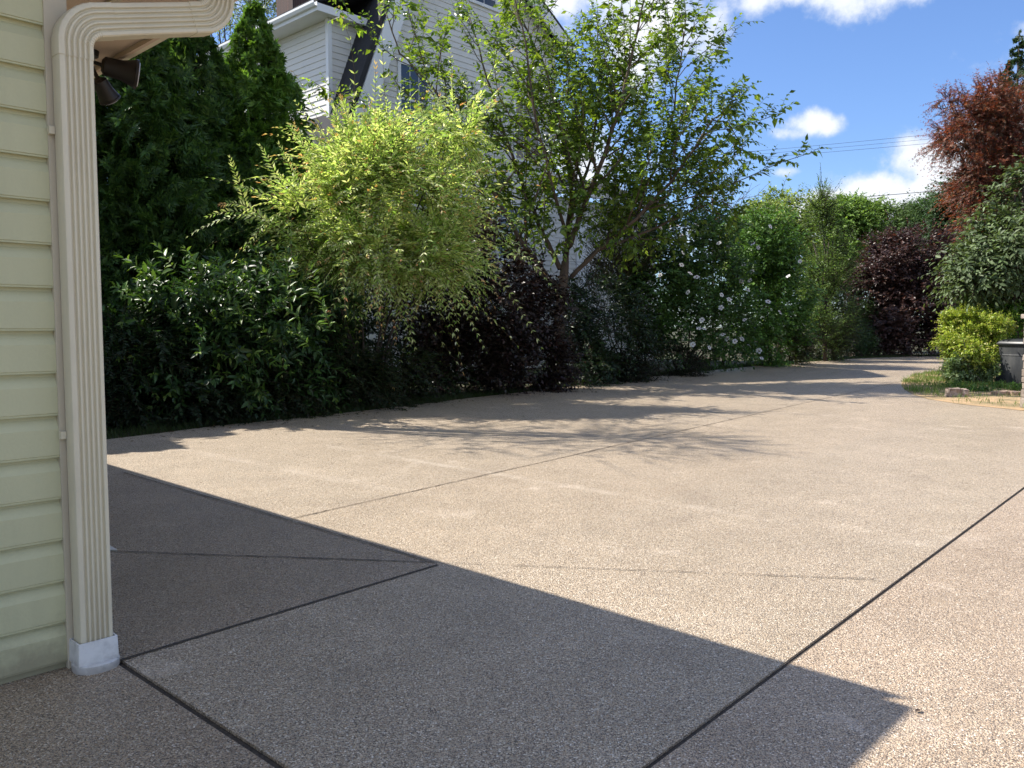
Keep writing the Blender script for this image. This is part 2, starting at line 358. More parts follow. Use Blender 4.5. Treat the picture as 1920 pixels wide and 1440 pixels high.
# hip roof with a boxed eave on both sides
OV_N, OV_B = .74, .25
sf = MB(); sf.frame_box(CORNER, NX, BX, UZ, .031, OV_N, -OV_B, 9.0, zE, zE + .02); sf.frame_box(CORNER, NX, BX, UZ, -6.5, .031, -OV_B, -.034, zE + .001, zE + .02)
sf.build("soffit", m_soff, garage)
st_ = MB(); st_.frame_box(CORNER, NX, BX, UZ, .40, .435, -OV_B + .02, 8.9, zE - .012, zE - .001); st_.frame_box(CORNER, NX, BX, UZ, .035, .10, .06, 8.9, zE - .03, zE - .001)
st_.build("soffit_strip", m_trim, garage)
fa = MB(); fa.frame_box(CORNER, NX, BX, UZ, OV_N + .001, OV_N + .022, -OV_B - .022, 9.0, zE - .025, zE + .14)
fa.frame_box(CORNER, NX, BX, UZ, -6.5, OV_N, -OV_B - .022, -OV_B - .001, zE - .025, zE + .14)
fa.build("fascia", m_soff, garage)
RX = .84
gp = [(.024, .135), (.024, .005), (.09, .005), (.105, .06), (.122, .10), (.122, .14), (.117, .14), (.116, .104), (.10, .064), (.086, .010), (.029, .010), (.029, .135)]
gt = MB(); gt.sweep([[CORNER + NX * (OV_N + x) + UZ * (zE + z) + BX * y for x, z in gp] for y in (-OV_B - .02, 9.0)])
gt.build("gutter", m_down, garage)
rf = MB(); zr = zE + .145
A0 = CORNER + NX * (OV_N + .05) + BX * (-OV_B - .05) + UZ * zr; A1 = CORNER + NX * (OV_N + .05) + BX * 9.0 + UZ * zr
A2 = CORNER - NX * 6.5 + BX * 9.0 + UZ * zr; A3 = CORNER - NX * 6.5 + BX * (-OV_B - .05) + UZ * zr
ap = CORNER - NX * 3.0 + BX * 4.4 + UZ * (zr + 1.35)
rf.add([A0, A1, A2, A3, ap], [(0, 1, 4), (1, 2, 4), (2, 3, 4), (3, 0, 4), (3, 2, 1, 0)]); rf.build("roof", m_shin, garage)

# downspout: fluted rectangular pipe swept up the corner, out along the eave, and up into the gutter
DW, DD = .128, .088
def flute_profile():
    P = []; n = 5; w0, w1 = -DW / 2 + .022, DW / 2 - .010
    # starts at inner back corner, goes round; a along the width, c away from the wall
    P += [(-DW / 2 + .012, 0), (-DW / 2 + .003, .003), (-DW / 2, .012), (-DW / 2, DD - .016), (-DW / 2 + .004, DD - .005), (-DW / 2 + .014, DD)]
    step = (w1 - w0) / n
    for i in range(n):
        x = w0 + step * i
        P += [(x, DD), (x + step * .22, DD - .011), (x + step * .48, DD - .011), (x + step * .70, DD)]
    P += [(DW / 2 - .005, DD), (DW / 2, DD - .006), (DW / 2, .008), (DW / 2 - .008, 0)]
    return P
FP = flute_profile()
def pipe(path, name, m, parent, kscale=1.0, lift=0.0):
    # path: list of (n, z, tangent angle) in the wall plane; profile a-axis is perpendicular to the tangent in that plane
    rings = []; k0 = kscale
    for iq, (x, z, a) in enumerate(path):
        kscale = k0 * (1.0 + (.022 if (k0 > 1 and 1 < iq < len(path) - 2 and iq % 3 == 0) else 0))
        pa = NX * math.sin(a) - UZ * math.cos(a) * 0 + 0 * NX
        T = NX * math.cos(a) + UZ * math.sin(a); Aax = NX * math.sin(a) - UZ * math.cos(a)
        base = CORNER + NX * x + UZ * z - BX * (.036 - lift)
        rings.append([base + Aax * p * kscale + (-BX) * (c * kscale) for p, c in FP])
    ob = MB().sweep(rings).build(name, m, parent); smooth_by_angle(ob, 35); return ob
xd = .028; RUN = R(16); rr = .12
v_top = 2.495
seg1 = [(xd, .05, R(90)), (xd, v_top + .02, R(90))]
spout = pipe(seg1, "downspout", m_down, garage)
arc1 = []
cx, cz = xd + rr, v_top
for i in range(25):
    f = i / 24; ang = R(180) - f * (R(90) - RUN); arc1.append((cx + rr * math.cos(ang), cz + rr * math.sin(ang), ang - R(90)))
arc1 = [(xd, v_top - .05, R(90))] + arc1
x1, z1, _ = arc1[-1]
arc1.append((x1 + .07 * math.cos(RUN), z1 + .07 * math.sin(RUN), RUN))
def crimped(path, name, k):
    ob = pipe(path, name, m_down, spout, k); return ob
crimped(arc1, "elbow", 1.03)
LR = .455
x2, z2 = x1 + LR * math.cos(RUN), z1 + LR * math.sin(RUN)
pipe([(x1 + .03 * math.cos(RUN), z1 + .03 * math.sin(RUN), RUN), (x2, z2, RUN)], "offset_pipe", m_down, spout)
arc2 = [(x2 - .05 * math.cos(RUN), z2 - .05 * math.sin(RUN), RUN)]
cx2, cz2 = x2 - rr * .9 * math.sin(RUN), z2 + rr * .9 * math.cos(RUN)
for i in range(25):
    f = i / 24; ang = RUN - R(90) + f * (R(90) - RUN); arc2.append((cx2 + rr * .9 * math.cos(ang), cz2 + rr * .9 * math.sin(ang), ang + R(90)))
arc2.append((arc2[-1][0], zE + .0, R(90)))
crimped(arc2, "elbow", 1.03)
# crimp ridges across the elbow
# wall straps
for zz in (.95, 2.15):
    sb = MB(); sb.frame_box(CORNER + NX * xd - BX * .036, NX, -BX, UZ, -DW / 2 - .022, -DW / 2 - .0015, -.004, .02, zz, zz + .03); sb.build("wall_strap", m_down, spout)
# white drain adapter: square collar over an oval flange
ad = MB(); o0 = CORNER + NX * xd - BX * .036
def rrect(hx, hy, r, cx=0, cy=0, z=0, k=5):
    P = []
    for qx, qy, a0 in ((1, 1, 0), (-1, 1, 90), (-1, -1, 180), (1, -1, 270)):
        for i in range(k + 1):
            a = R(a0 + 90 * i / k); P.append(o0 + NX * (cx + qx * (hx - r) + r * math.cos(a)) - BX * (cy + qy * (hy - r) + r * math.sin(a)) + UZ * z)
    return P
ad.sweep([rrect(.079, .058, .006, 0, .046, .035), rrect(.076, .056, .006, 0, .046, .125), rrect(.070, .050, .004, 0, .046, .126), rrect(.069, .049, .004, 0, .046, .10)], cap=True)
ad.sweep([rrect(.088, .082, .078, .004, .050, 0.0), rrect(.090, .084, .08, .004, .050, .030), rrect(.084, .078, .074, .004, .050, .036), rrect(.07, .055, .05, .004, .05, .037)])
adp = ad.build("drain_adapter", m_pvc, spout); smooth_by_angle(adp, 35)

# pale concrete stoop whose corner shows beyond the downspout
stoop = MB(); c0 = gnd(220, 1034)
m_conc = painted("pale_concrete", (.62, .60, .56), .8, .15, 3.0, .002, 60)
stoop.prism([c0, gnd(120, 1034), gnd(120, 974)], UZ * .012)
so = stoop.build("stoop", m_conc); tag(so, "pale concrete stoop slab beside the garage, mostly hidden by the downspout", "stoop")

# twin floodlight under the eave
m_brn = painted("bronze_lamp_metal", (.022, .017, .014), .45, .2, 8.0, .0004, 80)
m_glass, t, b, o = mat("frosted_lens"); b.inputs['Base Color'].default_value = (.42, .42, .43, 1); b.inputs['Roughness'].default_value = .25
fb = CORNER + NX * .60 + BX * 1.34 + UZ * zE
flood = empty("floodlight", fb, "dark bronze twin head floodlight hanging under the garage eave", "floodlight")
MB().tube([fb + UZ * -.001, fb - UZ * .03], [.06, .055], 20).build("mount_plate", m_brn, flood)
def lamp_head(tip, end, r0, r1):
    tip, end = np.asarray(tip), np.asarray(end); d = end - tip; L = np.linalg.norm(d); d /= L
    ks = [0, .08, .10, .55, .9, .92, 1.0]; rs_ = [r0 * .6, r0, r0, r0 * 1.1, r1 * .94, r1, r1]
    h = MB().tube([tip + d * L * k for k in ks], rs_, 20).build("lamp_head", m_brn, flood); smooth_by_angle(h, 30)
    MB().tube([end - d * .004, end + d * .006], [r1 * .86, r1 * .80], 20).build("lens", m_glass, h)
    MB().tube([fb - UZ * .025, (fb - UZ * .05 + tip) / 2, tip + d * .01], .011, 8).build("arm", m_brn, flood)
Yb = fb[1]
lamp_head(at(190, 122, Yb), at(258, 140, Yb + .09), .05, .082)
lamp_head(at(184, 148, Yb - .02), at(207, 188, Yb + .06), .042, .062)

# ------------------------------------------------------------------ neighbouring house with a gambrel gable
FH = np.array([-4.7391, 22.0, 0])
def HP(u, w_, z): return FH + NX * u + BX * w_ + UZ * z
m_nsid = painted("grey_lap_siding", (.72, .70, .66), .6, .06, 1.0, .001, 30)
m_nwhite = m_white
m_pane, t, b, o = mat("window_glass"); b.inputs['Base Color'].default_value = (.03, .035, .04, 1); b.inputs['Roughness'].default_value = .06; b.inputs['Specular IOR Level'].default_value = .8
house = empty("gabled_house", HP(6, 4, 0), "pale grey house with steep gambrel gable and white rake boards behind the trees", "house")
GO_ = [(-.75, 3.3), (-.28, 4.5), (2.28, 11.0), (6.0, 13.28), (9.75, 11.0), (12.3, 4.5), (12.8, 3.3)]
def gx(z):
    L = np.interp(z, [0, 3.3, 4.5, 11.0, 13.28], [.2, .2, .25, 2.4, 6.0]); Rr = np.interp(z, [0, 3.3, 4.5, 11.0, 13.28], [9.4, 9.4, 9.4, 9.4, 6.0]); return L, Rr
def lap_wall(fn, P, out, z0, z1, e, name, m, parent, lip=.022):
    mb = MB(); z = z0
    while z < z1 - .01:
        zt = min(z + e, z1); a0, a1 = fn(z); b0, b1 = fn(zt)
        lo = [P(a0, z) + out * lip, P(a1, z) + out * lip, P(b1, zt) + out * .003, P(b0, zt) + out * .003]
        mb.add(lo, [(0, 1, 2, 3)]); mb.add([P(a0, z) + out * .003, P(a1, z) + out * .003, lo[1], lo[0]], [(0, 1, 2, 3)])
        z += e
    return mb.build(name, m, parent)
lap_wall(gx, lambda u, z: HP(u, .35, z), -BX, 0, 13.1, .175, "wall", m_nsid, house)
zz = [0, 3.3, 4.5, 11.0, 13.2]
poly = [HP(gx(z)[0], .36, z) for z in zz] + [HP(gx(z)[1], .36, z) for z in zz[::-1]]
MB().prism(poly, BX * 9.0).build("wall_core", m_nsid, house)
# roof skins (dark shingle) and white rake boards
def slab(p, q, w0, w1, th, name, m, parent):
    (u0, z0), (u1, z1) = p, q; d = np.array([u1 - u0, z1 - z0]); d /= np.linalg.norm(d); nn = np.array([-d[1], d[0]]) * th
    if nn[1] < 0: nn = -nn
    P = [HP(u0, w0, z0), HP(u1, w0, z1), HP(u1 + nn[0], w0, z1 + nn[1]), HP(u0 + nn[0], w0, z0 + nn[1])]
    MB().prism(P, BX * (w1 - w0)).build(name, m, parent)
kinks = [(-.55, 3.9), (2.28, 11.05), (6.0, 13.33), (10.0, 10.88)]
for i in range(3):
    slab(kinks[i], kinks[i + 1], -.06, 9.5, .14, "roof", m_shin, house)
rb = MB()
def board(p, q, wid, w0, th):
    (u0, z0), (u1, z1) = p, q; d = np.array([u1 - u0, z1 - z0]); d /= np.linalg.norm(d); nn = np.array([d[1], -d[0]])
    if nn[1] > 0: nn = -nn
    P = [HP(u0, w0, z0), HP(u1, w0, z1), HP(u1 + nn[0] * wid, w0, z1 + nn[1] * wid), HP(u0 + nn[0] * wid, w0, z0 + nn[1] * wid)]
    rb.prism(P, BX * th)
board(kinks[0], (2.30, 11.0), .52, -.10, .035)
board((2.28, 11.05), (6.0, 13.33), .42, -.104, .038); board((6.0, 13.33), (10.02, 10.87), .42, -.102, .036)
rb.build("rake_board", m_white, house)
rs2 = MB()
for i in range(3):
    (u0, z0), (u1, z1) = kinks[i], kinks[i + 1]; d = np.array([u1 - u0, z1 - z0]); d /= np.linalg.norm(d); nn = np.array([d[1], -d[0]]);
    if nn[1] > 0: nn = -nn
    rs2.prism([HP(u0 + nn[0] * .03, -.06, z0 + nn[1] * .03), HP(u1 + nn[0] * .03, -.06, z1 + nn[1] * .03), HP(u1 + nn[0] * .06, -.06, z1 + nn[1] * .06), HP(u0 + nn[0] * .06, -.06, z0 + nn[1] * .06)], BX * .40)
rs2.build("gable_soffit", m_white, house)
# dormer on the left slope
UD, WD = .60, .90
MB().frame_box(HP(UD, WD, 0), NX, BX, UZ, .02, 5.0, .02, 7.6, 6.2, 9.72).build("dormer_core", m_nsid, house)
lap_wall(lambda z: (0, 7.6), lambda l, z: HP(UD + .02, WD + l, z), -NX, 5.9, 9.7, .175, "dormer_wall", m_nsid, house)
lap_wall(lambda z: (0, 3.0), lambda l, z: HP(UD + l, WD + .02, z), -BX, 5.9, 9.7, .175, "dormer_wall", m_nsid, house)
MB().frame_box(HP(UD, WD, 0), NX, BX, UZ, -.035, .09, -.035, .09, 5.9, 9.72).build("corner_board", m_white, house)
dr_ = MB(); dr_.frame_box(HP(UD, WD, 0), NX, BX, UZ, -.55, 5.2, -.32, 7.8, 9.725, 9.745); dr_.build("dormer_soffit", m_white, house)
fs = MB(); fs.frame_box(HP(UD, WD, 0), NX, BX, UZ, -.57, -.551, -.32, 7.8, 9.70, 9.93); fs.frame_box(HP(UD, WD, 0), NX, BX, UZ, -.57, 1.4, -.345, -.321, 9.70, 9.90)
fs.build("dormer_fascia", m_white, house)
gp2 = [(-.572, 9.92), (-.572, 9.80), (-.65, 9.80), (-.69, 9.87), (-.69, 9.93), (-.68, 9.93), (-.68, 9.875), (-.645, 9.81), (-.582, 9.81), (-.582, 9.92)]
MB().sweep([[HP(UD + a, WD + l, z) for a, z in gp2] for l in (-.36, 7.8)]).build("dormer_gutter", m_white, house)
rd = MB(); P0, P1, P2, P3 = HP(UD - .58, WD - .34, 9.935), HP(UD - .58, WD + 7.8, 9.935), HP(UD + 5.2, WD + 7.8, 11.9), HP(UD + 5.2, WD - .34, 11.9)
rd.prism([P0, P1, P2, P3], UZ * .1); rd.build("dormer_roof", m_shin, house)
m_brick, t, b, o = mat("chimney_brick"); v = obco(t)
bt = t.new('ShaderNodeTexBrick'); t.l.new(t.new('ShaderNodeTexCoord').outputs['Generated'], bt.inputs['Vector']); bt.inputs['Scale'].default_value = 9
bt.inputs['Color1'].default_value = (.06, .035, .03, 1); bt.inputs['Color2'].default_value = (.10, .05, .04, 1); bt.inputs['Mortar'].default_value = (.16, .14, .13, 1)
t.put(b.inputs['Base Color'], bt.outputs[0]); b.inputs['Roughness'].default_value = .9
ch = MB(); ch.frame_box(HP(1.2, 3.6, 0), NX, BX, UZ, 0, .9, 0, .9, 10.2, 12.6); ch.frame_box(HP(1.2, 3.6, 0), NX, BX, UZ, -.08, .98, -.08, .98, 12.6, 12.8); ch.build("chimney", m_brick, house)
def window(u0, u1, z0, z1, parent, rows=2, cols=3, shutters=0.0):
    base = HP(0, .35, 0); out = -BX
    fr = MB(); tW = .11
    fr.frame_box(base, NX, out, UZ, u0 - tW, u1 + tW, .004, .055, z1, z1 + tW + .03); fr.frame_box(base, NX, out, UZ, u0 - tW - .04, u1 + tW + .04, .004, .08, z0 - .09, z0)
    fr.frame_box(base, NX, out, UZ, u0 - tW, u0, .004, .05, z0, z1); fr.frame_box(base, NX, out, UZ, u1, u1 + tW, .004, .05, z0, z1)
    zm = (z0 + z1) / 2
    fr.frame_box(base, NX, out, UZ, u0, u1, .004, .045, zm - .03, zm + .03)
    for (a, c) in ((z0, zm - .03), (zm + .03, z1)):
        for i in range(1, cols): x = u0 + (u1 - u0) * i / cols; fr.frame_box(base, NX, out, UZ, x - .011, x + .011, .030, .040, a, c)
        for j in range(1, rows): zz_ = a + (c - a) * j / rows; fr.frame_box(base, NX, out, UZ, u0, u1, .031, .039, zz_ - .011, zz_ + .011)
    f = fr.build("window", m_white, parent)
    MB().frame_box(base, NX, out, UZ, u0, u1, .024, .029, z0, z1).build("pane", m_pane, f)
    return f
window(2.62, 3.62, 6.95, 8.85, house)
window(5.45, 6.45, 11.4, 12.4, house, 2, 2)
window(7.4, 8.5, 6.9, 8.8, house)
window(3.6, 4.7, 3.6, 5.3, house)
window(6.6, 7.7, 3.6, 5.3, house)
# door beside a wall lantern, low right side; right wing with a white eave
dm = MB(); base = HP(0, .75, 0)
dm.frame_box(base, NX, -BX, UZ, 11.05, 11.2, .004, .06, 2.2, 5.45); dm.frame_box(base, NX, -BX, UZ, 11.2, 11.9, .004, .045, 2.2, 5.3); dm.build("door", m_white, house)
m_dark = painted("dark_iron", (.03, .03, .03), .5, .1)
ln = MB(); lc = HP(11.85, .55, 4.75)
ln.tube([lc - UZ * .22, lc - UZ * .20, lc + UZ * .2], [.06, .10, .15], 6); ln.tube([lc + UZ * .2, lc + UZ * .34], [.17, .03], 6); ln.tube([lc + UZ * .3, lc + UZ * .3 + BX * .1], .02, 6)
m_lglass, t, b, o = mat("lantern_glass"); b.inputs['Base Color'].default_value = (.55, .62, .66, 1); b.inputs['Roughness'].default_value = .15
lan = ln.build("wall_lantern", m_lglass, house)
MB().tube([lc + UZ * .205, lc + UZ * .35], [.175, .03], 6).build("lantern_cap", m_dark, lan); MB().tube([lc - UZ * .26, lc - UZ * .21], [.05, .09], 6).build("lantern_base", m_dark, lan)
lap_wall(lambda z: (9.45, 16.2), lambda u, z: HP(u, .75, z), -BX, 0, 6.0, .175, "wing_wall", m_nsid, house)
MB().frame_box(HP(0, .76, 0), NX, BX, UZ, 9.45, 16.2, 0, 7, 0, 6.0).build("wing_core", m_nsid, house)
MB().frame_box(HP(0, .75, 0), NX, BX, UZ, 9.45, 16.6, -.5, -.46, 6.05, 6.3).build("wing_fascia", m_nsid, house)
MB().prism([HP(9.45, .27, 6.3), HP(16.6, .27, 6.3), HP(16.6, 4.0, 7.6), HP(9.45, 4.0, 7.6)], UZ * .08).build("wing_roof", m_shin, house)

# ------------------------------------------------------------------ foliage kit
def nrm(a): return a / (np.linalg.norm(a, axis=-1, keepdims=True) + 1e-9)
TEMPL = {
 'diamond': (np.array([[0, 0, 0], [.42, .5, .05], [1, 0, -.10], [.42, -.5, .05]]), np.array([[0, 2, 1], [0, 3, 2]])),
 'flat': (np.array([[0, .10, 0], [0, -.10, 0], [.55, .5, 0], [.55, -.5, 0], [1, 0, 0]]), np.array([[0, 1, 3], [0, 3, 2], [2, 3, 4]])),
 'leaf': (np.array([[0, 0, 0], [.28, .42, .05], [.64, .36, .03], [1, 0, -.14], [.64, -.36, .03], [.28, -.42, .05], [.30, 0, -.04], [.66, 0, -.05]]),
          np.array([[0, 6, 1], [6, 7, 2], [6, 2, 1], [7, 3, 2], [0, 5, 6], [6, 4, 7], [6, 5, 4], [7, 4, 3]])),
}
_pv, _pf = [], []
for k_, (a_, l_) in enumerate(((0, 1.0), (42, .85), (-42, .85), (85, .55), (-85, .55))):
    c_, s_ = math.cos(R(a_)), math.sin(R(a_)); b_ = len(_pv)
    for (x, y, z) in ((0, 0, 0), (.45 * l_, .085, .02), (l_, 0, -.12 * l_), (.45 * l_, -.085, .02)): _pv.append((x * c_ - y * s_, x * s_ + y * c_, z))
    _pf += [(b_, b_ + 2, b_ + 1), (b_, b_ + 3, b_ + 2)]
TEMPL['palm'] = (np.array(_pv), np.array(_pf))

def place_leaves(P, A, N, L, Wd, kind):
    T, Fc = TEMPL[kind]; A = nrm(A); N = nrm(N - (N * A).sum(-1, keepdims=True) * A); S = np.cross(N, A)
    if kind == 'palm': Wd = L
    V = P[:, None, :] + A[:, None, :] * (T[None, :, 0:1] * L[:, None, None]) + S[:, None, :] * (T[None, :, 1:2] * Wd[:, None, None]) + N[:, None, :] * (T[None, :, 2:3] * L[:, None, None])
    k = len(T); Fi = Fc[None] + (np.arange(len(P)) * k)[:, None, None]
    return V.reshape(-1, 3), Fi.reshape(-1, 3), len(Fc)
def pick(pal, n, rg, jit=.18):
    pal = np.asarray(pal, float); i = rg.integers(0, len(pal), n); j = rg.integers(0, len(pal), n); f = rg.random(n)[:, None] * .6
    return (pal[i] * (1 - f) + pal[j] * f) * np.exp(rg.normal(0, jit, n))[:, None]
def shoot_curves(P0, D, L, K, droop, rg, wob=.05, t0=0.0):
    t = np.linspace(t0, 1, K)[None, :, None]; N = len(P0); L_ = L[:, None, None]
    ph = rg.random((N, 1, 3)) * 6.28; side_ = nrm(rg.normal(size=(N, 1, 3)))
    pts = P0[:, None] + D[:, None] * L_ * t + np.array([0, 0, -1.0]) * (np.asarray(droop).reshape(-1, 1, 1)) * L_ * t ** 2 + side_ * L_ * wob * np.sin(t * 4 + ph[..., :1])
    return pts
def tubes(pts, r0, r1, sides=3):
    N, K, _ = pts.shape; T = nrm(np.gradient(pts, axis=1)); ref = np.where(np.abs(T[..., 2:3]) > .9, np.array([1.0, 0, 0]), np.array([0, 0, 1.0]))
    a = nrm(np.cross(T, ref)); c = np.cross(T, a); r = (np.asarray(r0).reshape(-1, 1) * (1 - np.linspace(0, 1, K)) + np.asarray(r1).reshape(-1, 1) * np.linspace(0, 1, K))[..., None]
    V = np.stack([pts + r * (a * math.cos(2 * math.pi * j / sides) + c * math.sin(2 * math.pi * j / sides)) for j in range(sides)], 2)
    idx = np.arange(N * K * sides).reshape(N, K, sides); Q = []
    for j in range(sides):
        j2 = (j + 1) % sides
        A_, B_, C_, D_ = idx[:, :-1, j], idx[:, :-1, j2], idx[:, 1:, j2], idx[:, 1:, j]
        Q += [np.stack([A_, B_, C_], -1).reshape(-1, 3), np.stack([A_, C_, D_], -1).reshape(-1, 3)]
    return V.reshape(-1, 3), np.concatenate(Q)
def leafy(pts, rg, ll, lw, kind, pal, tip_pal=None, tip_from=.8, ang=55, arr='alt', hang=0.0, jit=.18, flatn=None, skip=0, clump=None, sj=.2, nrand=.45):
    """leaves along shoot curves; returns vertices, triangles, tint per triangle"""
    pts = pts[:, skip:]; N, K, _ = pts.shape; T = nrm(np.gradient(pts, axis=1)); ref = nrm(np.array([0, 0, 1.0]) + rg.normal(0, .25, (N, 1, 3)))
    if flatn is not None: ref = flatn[:, None]
    S0 = nrm(np.cross(T, ref)); U0 = np.cross(S0, T)
    out = []
    sides_ = (0, 1) if arr in ('opp', 'flat') else (0,)
    for s in sides_:
        if arr == 'alt': ph = (np.arange(K) % 2) * math.pi + rg.normal(0, .45, (N, K))
        elif arr == 'spiral': ph = np.arange(K) * 2.4 + rg.random((N, 1)) * 6.28
        elif arr == 'flat': ph = s * math.pi + np.zeros((N, K))
        else: ph = s * math.pi + (np.arange(K) % 2) * math.pi / 2 + rg.normal(0, .3, (N, K))
        ph = ph[..., None]; Sd = S0 * np.cos(ph) + U0 * np.sin(ph)
        a = R(ang) + rg.normal(0, .22, (N, K, 1)); tt = np.linspace(0, 1, K)[None, :, None]
        a = a * (1 - .6 * tt ** 6)
        A = T * np.cos(a) + Sd * np.sin(a) + np.array([0, 0, -hang]); A = nrm(A)
        Nn = (U0 if arr == 'flat' else nrm(np.array([0, 0, 1.0]) + T * .4 - Sd * .2)) + rg.normal(0, nrand, (N, K, 3))
        out.append((pts.reshape(-1, 3), A.reshape(-1, 3), Nn.reshape(-1, 3), np.broadcast_to(np.linspace(0, 1, K), (N, K)).ravel(), np.repeat(np.arange(N), K)))
    P = np.concatenate([x[0] for x in out]); A = np.concatenate([x[1] for x in out]); Nn = np.concatenate([x[2] for x in out]); tt = np.concatenate([x[3] for x in out]); si = np.concatenate([x[4] for x in out])
    n = len(P); sz = np.exp(rg.normal(0, sj, n)) * (1 - .45 * tt ** 3)
    V, Fi, nf = place_leaves(P, A, Nn, ll * sz, lw * sz, kind)
    c = pick(pal, n, rg, jit); cs = np.exp(rg.normal(0, .16, N))[si][:, None]; c = c * cs
    if tip_pal is not None:
        has = (rg.random(N) < .4)[si] & (tt > tip_from); c[has] = pick(tip_pal, int(has.sum()), rg, jit)
    return V, Fi, np.repeat(np.clip(c, .004, .9), nf, 0)
def merge(parts):
    V, Fi, C = [], [], []; b_ = 0
    for v_, f_, c_ in parts:
        if c_ is None: c_ = np.tile([[.05, .035, .02]], (len(f_), 1))
        if len(c_) == 1: c_ = np.repeat(c_, len(f_), 0)
        V.append(v_); Fi.append(f_ + b_); C.append(c_); b_ += len(v_)
    return np.concatenate(V), np.concatenate(Fi), np.concatenate(C)
def blob_starts(blobs, n, rg, inner=.35, lump=.28, nl=14, thin=-.55, clump_len=1.0):
    n = int(n * 1.45)
    """start points and outward directions over lumpy ellipsoid blobs: (px,py,Y, rx,ry pixels, depth radius m, weight)"""
    W_ = np.array([b[6] for b in blobs], float); W_ /= W_.sum(); P, D, O = [], [], []
    for b_, wgt in zip(blobs, W_):
        k = max(4, int(n * wgt)); c = at(b_[0], b_[1], b_[2]); rx, rz, ry = b_[3] * b_[2] / F_PX, b_[4] * b_[2] / F_PX, b_[5]
        d = nrm(rg.normal(size=(k, 3))); ld = nrm(rg.normal(size=(nl, 3)))
        lum = 1 + lump * (np.max(d @ ld.T, 1) ** 8 - .5)
        r = np.where(rg.random(k) < inner, rg.random(k) ** .5 * .8, .72 + .28 * rg.random(k)) * lum
        q = d * r[:, None] * np.array([rx, ry, rz]); P.append(c + q); D.append(nrm(d / np.array([rx, ry, rz]) * min(rx, ry, rz))); O.append(np.tile(c, (k, 1)))
    P = np.concatenate(P); D = np.concatenate(D); ok = P[:, 2] > .02
    lam = clump_len * (2.5 + .12 * blobs[0][2]) * .25; val = 0
    for _ in range(5): val = val + np.sin(P @ (nrm(rg.normal(size=3)) * 2 * math.pi / (lam * rg.uniform(.7, 1.5))) + rg.uniform(0, 6.3))
    ok &= val > thin + rg.normal(0, .35, len(P)); return P[ok], D[ok]
m_bark = painted("grey_brown_bark", (.13, .095, .07), .9, .4, 8.0, .006, 60)
m_barkd = painted("dark_bark", (.06, .045, .035), .9, .4, 8.0, .006, 60)

def shrub(name, label, cat, foot, blobs, n, sl, K, ll, lw, pal, m, seed, kind='diamond', up=.5, droop=.25, arr='alt', ang=55, tip_pal=None, group=None, inner=.35, hang=.1, lump=.3, twig=.006, twigcol=(.06, .045, .025), part='foliage', stems=5, sr=.03, extra=None, tip_from=.8, jit=.18, out_w=1.0, sj=.2, extra_pal=None, lvar=.28):
    rg = np.random.default_rng(seed); foot = np.asarray(foot, float); root = empty(name, foot, label, cat, group)
    P, D = blob_starts(blobs, n, rg, inner, lump); D = nrm(D * out_w + np.array([0, 0, up]) + rg.normal(0, .45, D.shape)); L = sl * np.exp(rg.normal(0, lvar, len(P)))
    pts = shoot_curves(P, D, L, K, droop * np.exp(rg.normal(0, .3, len(P))), rg)
    pts[..., 2] = np.maximum(pts[..., 2], .015)
    parts = [leafy(pts, rg, ll, lw, kind, pal, tip_pal, tip_from, ang, arr, hang, jit, sj=sj)]
    tv, tf = tubes(pts[:, ::max(1, K // 4)], twig, twig * .4); parts.append((tv, tf, np.array([twigcol])))
    if extra is not None:
        for (eP, eD, eL, eK, eDr) in extra:
            ep = shoot_curves(np.asarray(eP), nrm(np.asarray(eD)), np.asarray(eL), eK, np.asarray(eDr), rg, .02)
            fnx = nrm(np.tile([[.1, -1.0, .5]], (len(ep), 1)) + rg.normal(0, .3, (len(ep), 3))) if arr == 'flat' else None
            parts.append(leafy(ep, rg, ll * 1.05, lw * 1.05, kind, extra_pal or pal, tip_pal, tip_from, ang, arr, hang, jit, fnx, nrand=.2)); tv, tf = tubes(ep[:, ::4], twig, twig * .4); parts.append((tv, tf, np.array([twigcol])))
    V, Fi, C = merge(parts); link(part, np_mesh(part, V, Fi, C), m, root)
    # woody stems from the foot into the body of the plant
    cs = np.array([at(b_[0], b_[1], b_[2]) for b_ in blobs])
    for i in range(stems):
        c = cs[rg.integers(len(cs))] + rg.normal(0, .25, 3); p0 = foot + np.array([*rg.normal(0, .12, 2), -.05]); mid_ = p0 * .5 + c * .5 + rg.normal(0, .08, 3)
        mb = MB().tube([p0, p0 * .7 + mid_ * .3 + rg.normal(0, .02, 3), mid_, c], [sr, sr * .8, sr * .6, sr * .25], 6); mb.build("stem", m_barkd, root, smooth=True)
    return root

